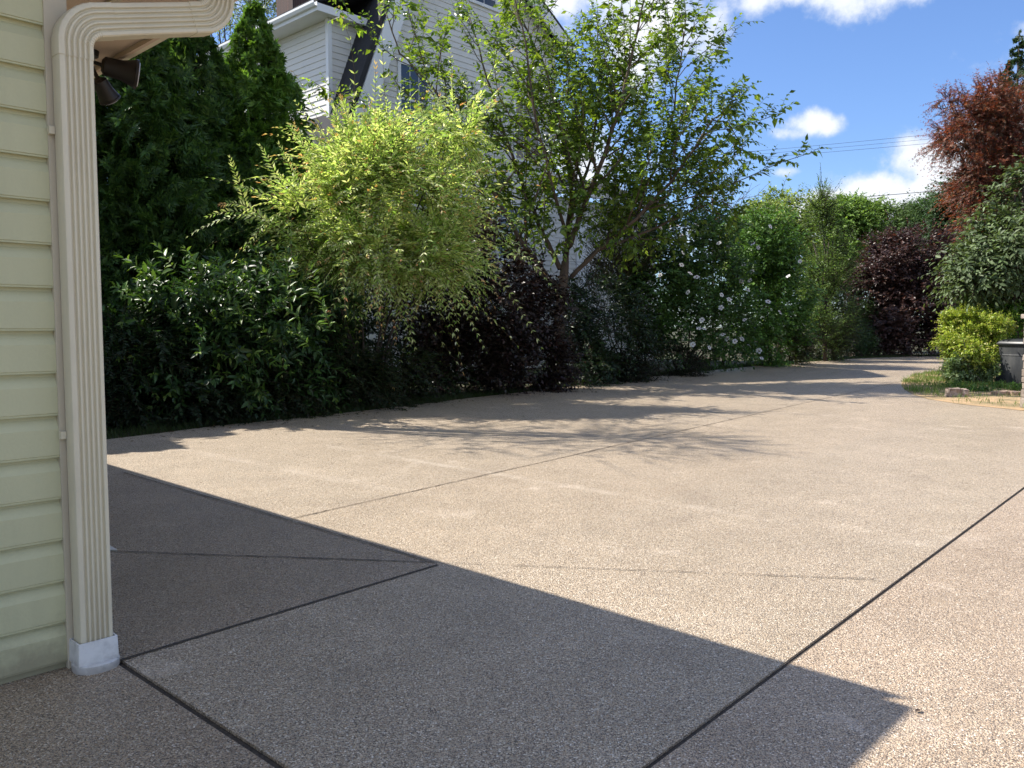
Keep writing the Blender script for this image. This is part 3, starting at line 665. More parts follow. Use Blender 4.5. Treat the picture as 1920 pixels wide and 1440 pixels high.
# ------------------------------------------------------------------ arborvitae
m_conif = leaf_material("conifer_spray", .45, .42, .35)
def conifer(name, label, foot, h, r, seed, n, pal, group=None, spray=.45, nsub=7, kk=4, ll=.125, lw=.040, power=.75, elev=.55, cat="tree", trunk_r=.12, low=.0, droop=.25, m=None, taper=4.0):
    rg = np.random.default_rng(seed); foot = np.asarray(foot, float); root = empty(name, foot, label, cat, group)
    hh = low + (1 - low) * (1 - rg.random(n) ** .62); th_ = rg.random(n) * 2 * math.pi
    lob = 1 + .16 * np.sin(th_ * 3 + hh * 9 + seed) + .12 * np.sin(th_ * 7 - hh * 17)
    rad = r * np.clip((1 - hh), 0, 1) ** power * lob * np.where(rg.random(n) < .35, rg.random(n) ** .6, .8 + .2 * rg.random(n))
    P = foot + np.stack([rad * np.cos(th_), rad * np.sin(th_), hh * h * .97], 1)
    out = np.stack([np.cos(th_), np.sin(th_), np.zeros(n)], 1)
    D = nrm(out * (1 - .5 * hh[:, None]) + UZ * (elev + .7 * hh[:, None] ** 2) + rg.normal(0, .28, (n, 3)))
    L = spray * (.55 + .5 * (1 - hh)) * np.clip((1 - hh) * taper, .22, 1) * np.exp(rg.normal(0, .22, n))
    main = shoot_curves(P, D, L, nsub + 1, droop, rg, .04)
    T = nrm(np.gradient(main, axis=1)); fn = nrm(np.cross(D, UZ) * rg.normal(0, 1, (n, 1)) * 1.2 + out * .6 + UZ * rg.normal(.3, .5, (n, 1)))
    Sd = nrm(np.cross(T, fn[:, None])); sgn = np.where(np.arange(nsub + 1) % 2 == 0, 1.0, -1.0)[None, :, None]
    subD = nrm(T * .75 + Sd * sgn * .75 + rg.normal(0, .12, T.shape)); subL = (L[:, None] * .55 * (1 - .75 * np.linspace(0, 1, nsub + 1))[None] * np.ones((n, 1)))
    sub = shoot_curves(main[:, 1:].reshape(-1, 3), subD[:, 1:].reshape(-1, 3), np.maximum(subL[:, 1:].ravel(), .05), kk, droop * .8, rg, .03)
    v_, f_, c_ = leafy(sub, rg, ll, lw, 'diamond', pal, None, .8, 38, 'flat', .05, .15, np.repeat(fn, nsub, 0), nrand=.25)
    v2, f2, c2 = leafy(main, rg, ll, lw, 'diamond', pal, None, .8, 38, 'flat', .05, .15, fn, nrand=.25)
    V, Fi, C = merge([(v_, f_, c_), (v2, f2, c2)]); link("crown", np_mesh("crown", V, Fi, C), m or m_conif, root)
    tk = MB().tube([foot - UZ * .1, foot + UZ * h * .3, foot + UZ * h * .65, foot + UZ * h * .96], [trunk_r, trunk_r * .8, trunk_r * .45, .012], 8)
    for i in range(46):
        z = h * (.04 + .85 * i / 46); a = i * 2.4; Lb = r * (1 - z / h) ** power * .75
        tk.tube([foot + UZ * z, foot + UZ * (z + Lb * .25) + np.array([math.cos(a), math.sin(a), 0]) * Lb * .5, foot + UZ * (z + Lb * .5) + np.array([math.cos(a), math.sin(a), 0]) * Lb], [.03, .02, .008], 5)
    tk.build("trunk", m_barkd, root, smooth=True); return root
PAL_ARB = [(.06, .125, .03), (.085, .165, .034), (.04, .09, .028), (.12, .20, .04), (.05, .10, .034)]
def foot_at(px, Y): p = at(px, 700, Y); p[2] = 0; return p
GA = "arborvitae trees screening the neighbouring house"
conifer("arborvitae", "tall dark arborvitae rising behind the downspout, widest of the three", foot_at(245, 15.2), 8.1, 2.1, 11, 3000, PAL_ARB, GA, .6)
conifer("arborvitae", "arborvitae under the horizontal run of the downspout, between its two neighbours", foot_at(372, 16.4), 7.75, 1.8, 12, 2500, PAL_ARB, GA, .55)
conifer("arborvitae", "bright green pointed arborvitae against the neighbour's dormer wall", foot_at(490, 17.3), 8.15, 1.75, 13, 2800, [(.09, .18, .03), (.13, .24, .036), (.065, .14, .03), (.17, .28, .05)], GA, .5)

conifer("arborvitae", "arborvitae standing mostly hidden behind the garage corner, nearest of the row", (-7.85, 11.9, 0), 5.2, 1.2, 14, 1500, PAL_ARB, GA, .55)
conifer("arborvitae", "arborvitae just left of the downspout's line, second of the row", foot_at(130, 14.5), 6.8, 1.6, 15, 1700, PAL_ARB, GA, .55)
conifer("arborvitae", "short arborvitae tucked behind the garage's eave, smallest of the row", (-7.55, 10.6, 0), 4.6, 1.05, 16, 1100, PAL_ARB, GA, .5)
# ------------------------------------------------------------------ shrubs of the left bed
m_leaf = leaf_material("broad_leaf", .42, .32, .3)
m_gloss = leaf_material("glossy_leaf", .4, .30, .4)
m_soft = leaf_material("soft_leaf", .45, .5, .3, (1.15, 1.2, .7))
m_purple = leaf_material("purple_leaf", .42, .18, .35, (1.5, .85, .7))
PAL_LAU = [(.028, .062, .02), (.04, .09, .024), (.02, .048, .018), (.055, .115, .028)]  # viburnum greens darkened to stand in for shade inside the shrub
rgs = np.random.default_rng(20); sp = [(300, 530, 222, 485), (380, 520, 345, 468), (330, 510, 290, 462), (420, 530, 398, 470), (470, 560, 430, 520), (500, 540, 520, 470), (540, 520, 545, 445), (560, 560, 520, 520), (460, 600, 420, 560), (330, 600, 265, 565), (380, 640, 320, 590), (420, 660, 370, 618), (520, 640, 470, 610), (560, 600, 515, 565), (480, 690, 440, 655), (440, 730, 400, 690), (350, 680, 290, 640), (580, 650, 540, 612), (600, 560, 580, 500), (250, 560, 215, 545), (300, 640, 255, 610), (500, 740, 450, 712), (620, 620, 600, 565), (540, 700, 500, 665)]
vs0 = [at(a, b_, 11.9 + .3 * rgs.random()) for a, b_, c, d in sp]; vs1 = [at(c, d, 11.55 + .3 * rgs.random()) for a, b_, c, d in sp]
VX = [(np.array(vs0), np.array(vs1) - np.array(vs0) + UZ * .12, np.linalg.norm(np.array(vs1) - np.array(vs0), axis=1) * 1.1, 10, np.full(len(sp), .12))]
shrub("viburnum_shrub", "dark broad leaved shrub with sunlit upright shoots nearest the downspout", "shrub", foot_at(400, 12.9),
      [(320, 625, 12.6, 115, 80, 1.0, 2), (480, 600, 13.2, 120, 90, 1.0, 2.4), (400, 680, 12.6, 190, 110, .9, 2), (560, 640, 13.9, 90, 110, .8, 1.2)],
      950, .55, 10, .15, .062, PAL_LAU, m_gloss, 21, 'leaf', .75, .35, 'opp', 60, [(.12, .21, .04), (.17, .25, .05)], hang=.12, tip_from=.78, extra=VX, lump=.6, extra_pal=[(.10, .19, .035), (.15, .24, .045), (.07, .14, .03)])  # tips and extra shoots coloured brighter so they read as sunlit
shrub("yew_shrub", "low dark feathery evergreen at the foot of the arborvitae beside the downspout", "shrub", foot_at(240, 12.0),
      [(235, 700, 12.0, 120, 120, .8, 1), (330, 745, 12.1, 110, 75, .7, .8)], 1700, .42, 12, .075, .024, [(.016, .034, .013), (.024, .048, .016), (.02, .032, .014)], m_conif, 22, 'flat', .2, .5, 'flat', 55, inner=.4)
shrub("hemlock_shrub", "dark drooping needle shrub on the bed edge below the dappled willow", "shrub", foot_at(590, 14.2),
      [(500, 735, 13.2, 110, 70, .7, 1), (600, 715, 14.1, 120, 80, .7, 1), (690, 705, 14.9, 110, 75, .7, 1)], 2700, .45, 12, .075, .024, [(.018, .036, .013), (.026, .05, .015), (.036, .036, .014)], m_conif, 23, 'flat', .15, .6, 'flat', 55, inner=.4)
shrub("boxwood_shrub", "dark evergreen shrub filling the bed behind the dappled willow", "shrub", foot_at(740, 17.4), [(610, 620, 16.4, 80, 90, .8, 1), (740, 600, 17.6, 90, 110, .8, 1.3), (860, 600, 19.0, 80, 110, .9, 1.2), (800, 690, 16.8, 90, 50, .8, .8)], 2300, .4, 10, .09, .045, [(.02, .042, .014), (.03, .06, .018)], m_gloss, 24)
# dappled willow
rg = np.random.default_rng(31)
PAL_WIL = [(.46, .56, .15), (.32, .48, .11), (.66, .70, .30), (.78, .78, .44), (.24, .40, .08), (.56, .66, .22)]
def px_shoots(lst):
    P, D, L, dr_ = [], [], [], []
    for (x0, y0, x1_, y1_, Y, drp) in lst:
        a, c = at(x0, y0, Y), at(x1_, y1_, Y - .25); d = c - a; l = np.linalg.norm(d); P.append(a); D.append(d / l + UZ * drp); L.append(l); dr_.append(drp)
    return P, D, L, dr_
wx = []
up_sh = [(610, 330, 540, 235, 14.2, .0), (560, 400, 482, 268, 13.8, .05), (575, 390, 522, 268, 13.8, .03), (600, 360, 552, 232, 13.9, .02), (700, 300, 703, 120, 14.6, .0), (640, 280, 628, 205, 14.4, 0), (760, 300, 742, 210, 14.6, .02), (470, 420, 430, 290, 13.6, .05), (660, 260, 640, 180, 14.4, .02), (810, 280, 870, 200, 14.9, .1)]
arch = [(560, 430, 322, 430, 13.4, .55), (540, 440, 350, 372, 13.5, .5), (520, 440, 380, 340, 13.5, .45), (540, 400, 420, 330, 13.6, .4), (860, 420, 1000, 560, 14.9, .6), (840, 440, 940, 610, 14.6, .6), (860, 400, 985, 520, 15.0, .5), (800, 500, 860, 625, 14.2, .6), (850, 350, 960, 430, 15.0, .4), (780, 260, 915, 190, 14.8, .35), (760, 250, 860, 165, 14.9, .3)]
P, D, L, dd = px_shoots(up_sh + arch)
shrub("dappled_willow", "pale variegated willow bush with orange tipped arching shoots", "shrub", foot_at(690, 14.9),
      [(710, 340, 14.6, 100, 80, 1.1, 3.0), (630, 400, 14.1, 75, 70, .9, 1.8), (780, 385, 14.7, 90, 85, 1.0, 2.0), (710, 470, 14.1, 120, 65, .9, 1.9), (850, 250, 14.9, 55, 35, .5, .5), (830, 470, 14.6, 65, 60, .7, .7), (570, 385, 13.8, 40, 30, .5, .3)],
      2700, .62, 13, .105, .030, PAL_WIL, m_soft, 32, 'diamond', .6, .30, 'flat', 48, [(.60, .40, .16), (.62, .52, .24), (.65, .30, .14)], inner=.25, hang=.05, lump=.7, twig=.005, twigcol=(.16, .12, .06), stems=8, sr=.03, tip_from=.86, extra=[(P, D, L, 22, dd)], lvar=.5)
PAL_PUR = [(.018, .010, .010), (.028, .013, .012), (.015, .011, .011), (.042, .02, .015), (.02, .018, .011)]
shrub("purple_shrub", "near black purple leaved shrub left of the tree trunk", "shrub", foot_at(920, 18.2),
      [(890, 560, 17.4, 110, 110, 1.1, 2), (970, 610, 18.0, 90, 110, 1.0, 2), (860, 665, 17.0, 100, 80, .9, 1.4), (1000, 685, 18.3, 70, 60, .8, 1), (910, 470, 17.8, 70, 50, .7, .8)],
      3600, .5, 10, .10, .062, PAL_PUR, m_purple, 41, 'diamond', .6, .4, 'alt', 55, inner=.35)
shrub("nandina_shrub", "mid green feathery shrub right beside the tree trunk", "shrub", foot_at(1110, 20.9),
      [(1100, 600, 20.8, 55, 80, .8, 1.2), (1150, 600, 21.4, 60, 80, .8, 1.2), (1090, 690, 20.2, 60, 40, .7, .8), (1180, 670, 21.9, 70, 50, .7, .8)],
      1700, .5, 10, .12, .045, [(.022, .048, .015), (.016, .036, .013), (.045, .08, .022), (.026, .042, .02)], m_gloss, 42, 'diamond', .55, .5, 'alt', 60)
shrub("barberry_shrub", "low dusky shrub at the bed edge under the nandina", "shrub", foot_at(1180, 22.9), [(1150, 695, 21.4, 70, 30, .6, 1), (1240, 680, 23.6, 80, 32, .6, 1)], 1200, .4, 10, .065, .036, [(.016, .02, .01), (.024, .018, .011), (.018, .03, .012)], m_leaf, 43, 'diamond', .4, .4)

# ------------------------------------------------------------------ cherry tree with its own limbs
def grow_tree(name, label, limbs, seed, leaf, pal, m, sub=(5, 4), twig_len=.55, K=9, cat="tree", foot=None, trunk=None, droop=.25, group=None, hang=.35, sublen=(.42, .5), kind='diamond', fill=0, fill_blobs=None):
    """limbs: list of (points, r0, r1); children sprout along each limb, twigs along those, leaves along the twigs"""
    rg = np.random.default_rng(seed); root = empty(name, foot, label, cat, group); tw = MB(); tw.tube(*trunk, 12); segs = []
    def polyline(p, d, L, n, bend):
        pts = [p]
        for i in range(n): d = nrm(d + rg.normal(0, .13, 3) + UZ * bend); p = p + d * L / n; pts.append(p)
        return pts
    tips = []
    for (pl, r0, r1, *dn) in limbs:
        pl = [np.asarray(p, float) for p in pl]; dense = []
        for i in range(len(pl) - 1):
            for f in np.linspace(0, 1, 4, endpoint=False): dense.append(pl[i] * (1 - f) + pl[i + 1] * f + rg.normal(0, .012, 3))
        dense.append(pl[-1]); rr_ = np.linspace(r0, r1, len(dense)); tw.tube(dense, list(rr_), 7)
        tot = sum(np.linalg.norm(dense[i + 1] - dense[i]) for i in range(len(dense) - 1)); n1 = int(sub[0] * (dn[0] if dn else 1.0) * tot)
        for j in range(n1):
            f = .22 + .78 * (j + rg.random()) / n1; i = min(int(f * (len(dense) - 1)), len(dense) - 2); p = dense[i]; t_ = nrm(dense[i + 1] - dense[i])
            sd = nrm(np.cross(t_, rg.normal(size=3))); d = nrm(t_ * .75 + sd * .9 + UZ * .25); L = max(.35, sublen[0] * tot * (1.15 - f) + .35) * math.exp(rg.normal(0, .2))
            br = polyline(p, d, L, 5, .05); tw.tube(br, list(np.linspace(max(rr_[i] * .5, .012), .006, 6)), 5)
            n2 = max(2, int(sub[1] * L * 1.6))
            for k in range(n2):
                g_ = .2 + .8 * (k + rg.random()) / n2; q = min(int(g_ * 5), 4); pp = br[q] + (br[q + 1] - br[q]) * (g_ * 5 - q); tt = nrm(br[q + 1] - br[q])
                s2 = nrm(np.cross(tt, rg.normal(size=3))); tips.append((pp, nrm(tt * .8 + s2 * .75 + UZ * .35), twig_len * math.exp(rg.normal(0, .3))))
            tips.append((br[-1], nrm(br[-1] - br[-2] + UZ * .2), twig_len))
        tips.append((dense[-1], nrm(dense[-1] - dense[-2]), twig_len * 1.2))
    P = np.array([x[0] for x in tips]); D = np.array([x[1] for x in tips]); L = np.array([x[2] for x in tips])
    if fill: fp, fd = blob_starts(fill_blobs, fill, rg, .5); P = np.concatenate([P, fp]); D = np.concatenate([D, nrm(fd + UZ * .4 + rg.normal(0, .4, fd.shape))]); L = np.concatenate([L, twig_len * np.exp(rg.normal(0, .25, len(fp)))])
    pts = shoot_curves(P, D, L, K, droop, rg); parts = [leafy(pts, rg, leaf[0], leaf[1], kind, pal, None, .8, 60, 'alt', hang, .22, skip=1, sj=.3)]
    tv, tf = tubes(pts[:, ::2], .006, .002); parts.append((tv, tf, np.array([[.07, .05, .035]])))
    V, Fi, C = merge(parts); link("crown", np_mesh("crown", V, Fi, C), m, root); tw.build("trunk", m_bark, root, smooth=True); return root, len(P)
TY = 20.3
def A_(lst, dy=0.0): return [at(x, y, TY + d + dy) for x, y, d in lst]
fk = (1057, 522, 0)
limbs = [(A_([fk, (1066, 440, .1), (1072, 350, .2), (1055, 230, .3), (1015, 110, .3), (965, 10, .2)]), .085, .014, .7),
         (A_([(1062, 480, 0), (1090, 400, -.3), (1130, 300, -.5), (1165, 190, -.5), (1195, 60, -.6), (1215, -60, -.6)]), .075, .014),
         (A_([(1050, 505, 0), (1020, 440, .3), (985, 360, .5), (950, 260, .6), (915, 150, .5), (880, 30, .4)]), .065, .014, .5),
         (A_([(1045, 545, 0), (1005, 500, -.2), (965, 430, -.5), (920, 350, -.7), (870, 240, -.9), (800, 150, -1.0), (750, 100, -1.0), (722, 20, -1.0)]), .07, .012, .5),
         (A_([(1070, 520, 0), (1120, 470, -.3), (1190, 410, -.7), (1255, 345, -.9), (1300, 280, -1.1), (1335, 225, -1.2), (1375, 232, -1.3)]), .06, .010),
         (A_([(1100, 490, -.2), (1180, 400, .4), (1240, 300, .6), (1265, 200, .6), (1278, 100, .6), (1282, 60, .6)]), .042, .010),
         (A_([(1120, 470, -.3), (1210, 435, -.2), (1290, 400, -.1), (1335, 378, -.1), (1372, 382, -.2)]), .035, .008),
         (A_([(1045, 540, 0), (990, 470, .6), (930, 420, .9), (870, 370, 1.2)]), .045, .012),
         (A_([(1072, 400, .1), (1110, 290, .8), (1125, 160, 1.0), (1120, 40, 1.0)]), .05, .012),
         (A_([(1062, 440, .1), (1030, 330, -.8), (1000, 200, -1.2), (985, 80, -1.3), (960, -30, -1.3)]), .045, .012, .55)]
PAL_CH = [(.13, .20, .03), (.17, .25, .04), (.10, .17, .03), (.21, .28, .055), (.08, .14, .035)]
m_cherry = leaf_material("cherry_leaf", .28, .5, .5, (1.35, 1.35, .5))
fillb = [(1060, 240, TY, 170, 130, 1.5, 1.6), (1180, 270, TY, 120, 120, 1.4, 1.3), (960, 290, TY, 110, 100, 1.2, 1), (1240, 330, TY, 90, 60, 1.0, .7), (1130, 150, TY, 90, 70, 1.0, .7), (1190, 390, TY - .5, 110, 50, 1.2, 1.1), (1300, 300, TY - .8, 70, 60, 1, .7), (950, 390, TY - .2, 90, 60, 1.1, .9), (1060, 420, TY - .3, 90, 50, .9, .8), (1200, 430, TY - .3, 80, 40, .8, .8)]
tr, ntw = grow_tree("cherry_tree", "broad green tree with forked trunk standing in the hedge bed", limbs, 51, (.145, .072), PAL_CH, m_cherry, (4.0, 4.0), .5, 11, foot=foot_at(1052, TY),
     trunk=([foot_at(1050, TY) - UZ * .1, at(1050, 640, TY), at(1049, 580, TY), at(1057, 520, TY), at(1060, 490, TY)], [.17, .13, .118, .115, .09]), fill=950, fill_blobs=fillb)
print("twigs", ntw)

# ------------------------------------------------------------------ rose of Sharon with white flowers
m_petal, t, b, o = mat("white_petal"); b.inputs['Base Color'].default_value = (.82, .80, .78, 1); b.inputs['Roughness'].default_value = .6
tr_ = t.new('ShaderNodeBsdfTranslucent'); tr_.inputs[0].default_value = (.8, .78, .74, 1); mx = t.new('ShaderNodeMixShader'); mx.inputs[0].default_value = .3
t.l.new(b.outputs[0], mx.inputs[1]); t.l.new(tr_.outputs[0], mx.inputs[2]); t.l.new(mx.outputs[0], o.inputs[0])
m_eye, t, b, o = mat("crimson_eye"); b.inputs['Base Color'].default_value = (.25, .02, .05, 1)
fm = MB()
for i in range(5):
    a = i * 2 * math.pi / 5; ca, sa = math.cos(a), math.sin(a)
    pp = [(.008, 0, 0), (.03, .022, .012), (.055, .030, .012), (.066, .012, .004), (.066, -.012, .004), (.055, -.030, .012), (.03, -.022, .012), (.04, 0, .006)]
    fm.add([(x * ca - y * sa, x * sa + y * ca, z + .004 * (i % 2)) for x, y, z in pp], [(0, 1, 7), (1, 2, 7), (2, 3, 7), (3, 4, 7), (4, 5, 7), (5, 6, 7), (6, 0, 7)])
flower_me = fm.mesh("flower", smooth=True, fix=False); flower_me.materials.append(m_petal)
em = MB().tube([(0, 0, .006), (0, 0, .012), (0, 0, .035)], [.010, .008, .004], 8); eye_me = em.mesh("flower_eye", smooth=True); eye_me.materials.append(m_eye)
PAL_ROS = [(.055, .12, .03), (.08, .16, .036), (.04, .09, .028), (.11, .19, .042)]
def add_flowers(root, spots, rg):
    for (x, y, Y) in spots:
        p = at(x, y, Y - (1.75 if y < 560 else 1.35)); f = bpy.data.objects.new("flower", flower_me); COL.objects.link(f); f.parent = root; f.location = Vector(p) - root.location
        d = Vector((rg.normal(-.1, .5), rg.normal(-.8, .3), rg.normal(.55, .35))).normalized(); f.rotation_euler = d.to_track_quat('Z', 'Y').to_euler(); s = Y / 24 * rg.uniform(.8, 1.3); f.scale = (s, s, s)
        e = bpy.data.objects.new("flower_eye", eye_me); COL.objects.link(e); e.parent = f
GR = "rose of sharon bushes flowering in the hedge"
ros1 = shrub("rose_of_sharon", "tall white flowering shrub right of the tree, nearer and wider of the two", "flowering shrub", foot_at(1280, 25.6),
      [(1270, 470, 24.6, 90, 80, 1.4, 2), (1330, 480, 25.8, 70, 90, 1.2, 1.6), (1260, 580, 24.4, 100, 90, 1.3, 2), (1340, 610, 26.0, 80, 80, 1.1, 1.4), (1220, 540, 24.0, 50, 90, 1.0, 1)],
      3200, .55, 10, .12, .075, PAL_ROS, m_leaf, 61, 'diamond', .8, .25, 'alt', 55, None, GR, hang=.2)
ros2 = shrub("rose_of_sharon", "white flowering shrub between the wider flowering bush and the spired juniper", "flowering shrub", foot_at(1440, 30.0),
      [(1430, 470, 29.0, 75, 70, 1.4, 2), (1470, 540, 29.8, 60, 90, 1.2, 1.6), (1410, 570, 28.6, 60, 90, 1.2, 1.4), (1450, 640, 29.6, 70, 50, 1.0, .8)],
      2800, .55, 10, .13, .08, [(.10, .20, .045), (.13, .25, .05), (.07, .14, .035)], m_leaf, 62, 'diamond', .8, .25, 'alt', 55, None, GR, hang=.2)
rg = np.random.default_rng(63)
add_flowers(ros1, [(1256, 426, 23.6), (1272, 424, 23.6), (1306, 422, 24.2), (1278, 443, 23.5), (1238, 428, 23.4), (1280, 474, 23.3), (1278, 497, 23.2), (1294, 513, 23.4), (1238, 516, 23.0), (1348, 456, 24.8), (1306, 520, 23.8), (1353, 553, 24.9), (1367, 562, 25.2), (1352, 577, 24.8), (1320, 617, 24.2), (1310, 616, 24.0), (1299, 646, 23.4), (1364, 636, 25.0), (1378, 640, 25.2), (1330, 652, 24.4), (1290, 548, 23.4), (1316, 600, 24.2), (1396, 600, 26.0), (1355, 628, 24.9)], rg)
add_flowers(ros2, [(1366, 461, 27.6), (1368, 425, 28), (1412, 458, 28), (1422, 464, 28), (1394, 496, 27.6), (1406, 526, 27.5), (1390, 527, 27.4), (1402, 544, 27.4), (1404, 648, 27.4), (1423, 658, 27.8), (1428, 672, 27.8), (1444, 425, 28.6), (1478, 518, 28.6), (1440, 566, 28.2), (1500, 490, 29.2), (1391, 636, 27.2), (1462, 586, 28.6), (1410, 510, 27.6)], rg)
# bare twiggy shrub against the house
shrub("twiggy_shrub", "sparse twiggy shrub in front of the house wall, right of the tree", "shrub", foot_at(1170, 24.0), [(1165, 490, 23.8, 60, 70, .7, 1), (1185, 420, 24.2, 50, 40, .7, .6), (1140, 570, 23.2, 60, 60, .6, .9)], 1500, .6, 9, .065, .032, [(.06, .085, .03), (.085, .08, .035)], m_leaf, 64, 'diamond', 1.0, .05, 'alt', 40, twig=.009, twigcol=(.12, .09, .06), inner=.5)
shrub("sparse_sapling", "thin sapling with few leaves against the sky beside the flag", "sapling", foot_at(1360, 31.0), [(1365, 380, 31.0, 40, 50, .7, 1), (1400, 430, 31.0, 60, 30, .8, 1)], 130, .8, 9, .05, .028, [(.16, .15, .06), (.10, .14, .05)], m_leaf, 65, 'diamond', .8, .1, 'alt', 45, twig=.010, twigcol=(.16, .11, .08), inner=.6, stems=4, sr=.03)

# ------------------------------------------------------------------ beyond the bend
GF0 = 33.5
JB = [(1548, 600, 33.3, 42, 60, 1.0, 1.4), (1552, 520, 33.5, 40, 70, 1.0, 1.6), (1548, 450, 33.5, 26, 50, .7, .9), (1542, 400, 33.5, 12, 30, .3, .3), (1530, 620, 32.6, 30, 40, .7, .6)]
GF = "leafy trees behind the hedge"
def round_tree(name, label, blobs, foot, n, pal, seed, ll, lw, m, group=None, K=11, sl=.8, trunk_r=.14, cat="tree", up=.5, kind='diamond', inner=.3, droop=.3, part="crown", lump=.45, spire=None):
    rg = np.random.default_rng(seed); foot = np.asarray(foot); root = empty(name, foot, label, cat, group); P, D = blob_starts(blobs, n, rg, inner, lump)
    D = nrm(D + UZ * up + rg.normal(0, .45, D.shape)); pts = shoot_curves(P, D, sl * np.exp(rg.normal(0, .28, len(P))), K, droop, rg); pts[..., 2] = np.maximum(pts[..., 2], .03)
    parts = [leafy(pts, rg, ll, lw, kind, pal, None, .8, 55, 'alt', .25, .2)]; tv, tf = tubes(pts[:, ::5], .012, .004); parts.append((tv, tf, np.array([[.06, .045, .035]])))
    if spire:
        a_ = np.array([at(q[0], q[1], blobs[0][2]) for q in spire]); c_ = np.array([at(q[2], q[3], blobs[0][2]) for q in spire]); L_ = np.linalg.norm(c_ - a_, axis=1)
        sp_ = shoot_curves(a_, (c_ - a_) / L_[:, None], L_, 16, .0, rg, .02); parts.append(leafy(sp_, rg, .17, .03, kind, pal, None, .8, 35, 'opp', 0, .2)); tv, tf = tubes(sp_[:, ::5], .02, .006); parts.append((tv, tf, np.array([[.10, .09, .06]])))
    V, Fi, C = merge(parts); link(part, np_mesh(part, V, Fi, C), m, root)
    cs = np.array([at(*b_[:3]) for b_ in blobs]); ctr = cs.mean(0); mb = MB(); fkp = foot * .55 + ctr * .45
    mb.tube([foot - UZ * .1, foot * .75 + ctr * .25, fkp], [trunk_r, trunk_r * .85, trunk_r * .7], 9)
    for c, b_ in zip(cs, blobs):
        for i in range(3 if b_[6] > .5 else 1): e = c + rg.normal(0, 1, 3) * min(.3, .3 * min(b_[3], b_[4]) * b_[2] / F_PX); mb.tube([fkp, (fkp + e) / 2 + rg.normal(0, .1, 3), e], [trunk_r * .5, trunk_r * .3, .02], 6)
    mb.build("trunk", m_barkd, root, smooth=True); return root
PAL_YG = [(.22, .29, .07), (.27, .34, .09), (.15, .22, .055), (.33, .37, .11)]
round_tree("leafy_tree", "yellow green tree behind the flowering bushes, left of the juniper spire", [(1430, 440, 38, 60, 40, 1.6, 1), (1480, 420, 38.5, 55, 50, 1.6, 1.2), (1460, 500, 38, 80, 60, 1.6, 1.2), (1400, 470, 37, 40, 40, 1, .6)], foot_at(1460, 38.5), 2200, PAL_YG, 72, .19, .10, m_leaf, GF)
round_tree("leafy_tree", "bright green tree rising right of the juniper spire", [(1590, 420, 47, 45, 45, 1.6, 1.3), (1622, 405, 47, 28, 30, 1.2, .7), (1575, 480, 46.5, 40, 50, 1.6, 1.0)], foot_at(1590, 47), 3000, [(.18, .29, .06), (.24, .36, .075), (.12, .21, .05)], 73, .19, .10, m_leaf, GF)
round_tree("shade_tree", "tall open crowned tree behind the garage that dapples the driveway with branch shadows", [(130, -420, 12.6, 190, 120, 1.5, 1), (10, -330, 12.8, 150, 130, 1.4, 1), (240, -330, 12.5, 120, 80, 1.0, .6), (110, -560, 12.6, 120, 100, 1.1, .5)], foot_at(105, 12.7), 420, [(.10, .16, .04), (.13, .20, .05)], 78, .09, .045, m_leaf, None, 9, .8, .14, inner=.5)
round_tree("juniper", "slender feathery juniper with a thin bare spire above the hedge", JB, foot_at(1547, 33.5), 1500, [(.12, .19, .055), (.16, .24, .06), (.085, .145, .05)], 71, .13, .034, m_conif, None, 13, .75, .09, up=1.3, inner=.35, droop=.12, spire=[(1547, 440, 1539, 306), (1545, 400, 1528, 350), (1544, 395, 1556, 352), (1542, 370, 1533, 330), (1541, 365, 1550, 335), (1544, 420, 1520, 372), (1546, 410, 1562, 368)])
round_tree("feathery_tree", "pale feathery tree far behind the arborvitae, left of the chimney", [(470, 20, 40, 70, 60, 2, 1), (400, -20, 40, 70, 60, 2, 1), (500, -40, 40, 50, 40, 2, .8)], foot_at(455, 40), 900, [(.20, .26, .08), (.26, .31, .12)], 79, .12, .06, m_soft, GF)
round_tree("plum_tree", "broad dark purple leaved tree at the driveway's bend", [(1700, 495, 41, 85, 52, 2.2, 2), (1645, 540, 40.6, 52, 70, 1.8, 1.6), (1760, 490, 41.5, 60, 55, 2.0, 1.4), (1690, 595, 40.2, 95, 70, 2.0, 2.4), (1770, 590, 41.5, 60, 75, 1.8, 1.2), (1640, 630, 40, 40, 35, 1.4, .7)], foot_at(1700, 41.5), 5200, [(.045, .023, .021), (.065, .032, .027), (.03, .018, .018), (.09, .048, .034)], 74, .17, .10, m_purple, trunk_r=.16)
shrub("small_laurel", "small glossy green shrub low at the bend before the plum tree", "shrub", foot_at(1610, 38.5), [(1600, 640, 38, 40, 28, .8, 1.4), (1540, 648, 34.6, 40, 26, .8, 1), (1615, 600, 39.5, 34, 34, .8, 1), (1582, 585, 39, 36, 50, .9, 1.4)], 1900, .4, 9, .10, .05, [(.04, .08, .03), (.06, .11, .035)], m_gloss, 75)
shrub("hedge_shrub", "dull olive shrub at the bed edge between flowering bushes and juniper", "shrub", foot_at(1480, 31.2), [(1470, 655, 30.6, 50, 25, .8, 1), (1560, 620, 34, 40, 45, .8, 1)], 1400, .45, 9, .09, .045, [(.05, .065, .02), (.07, .08, .025)], m_leaf, 76)
m_far = leaf_material("distant_leaf", .6, .25, .2)
GD = "distant trees along the horizon"
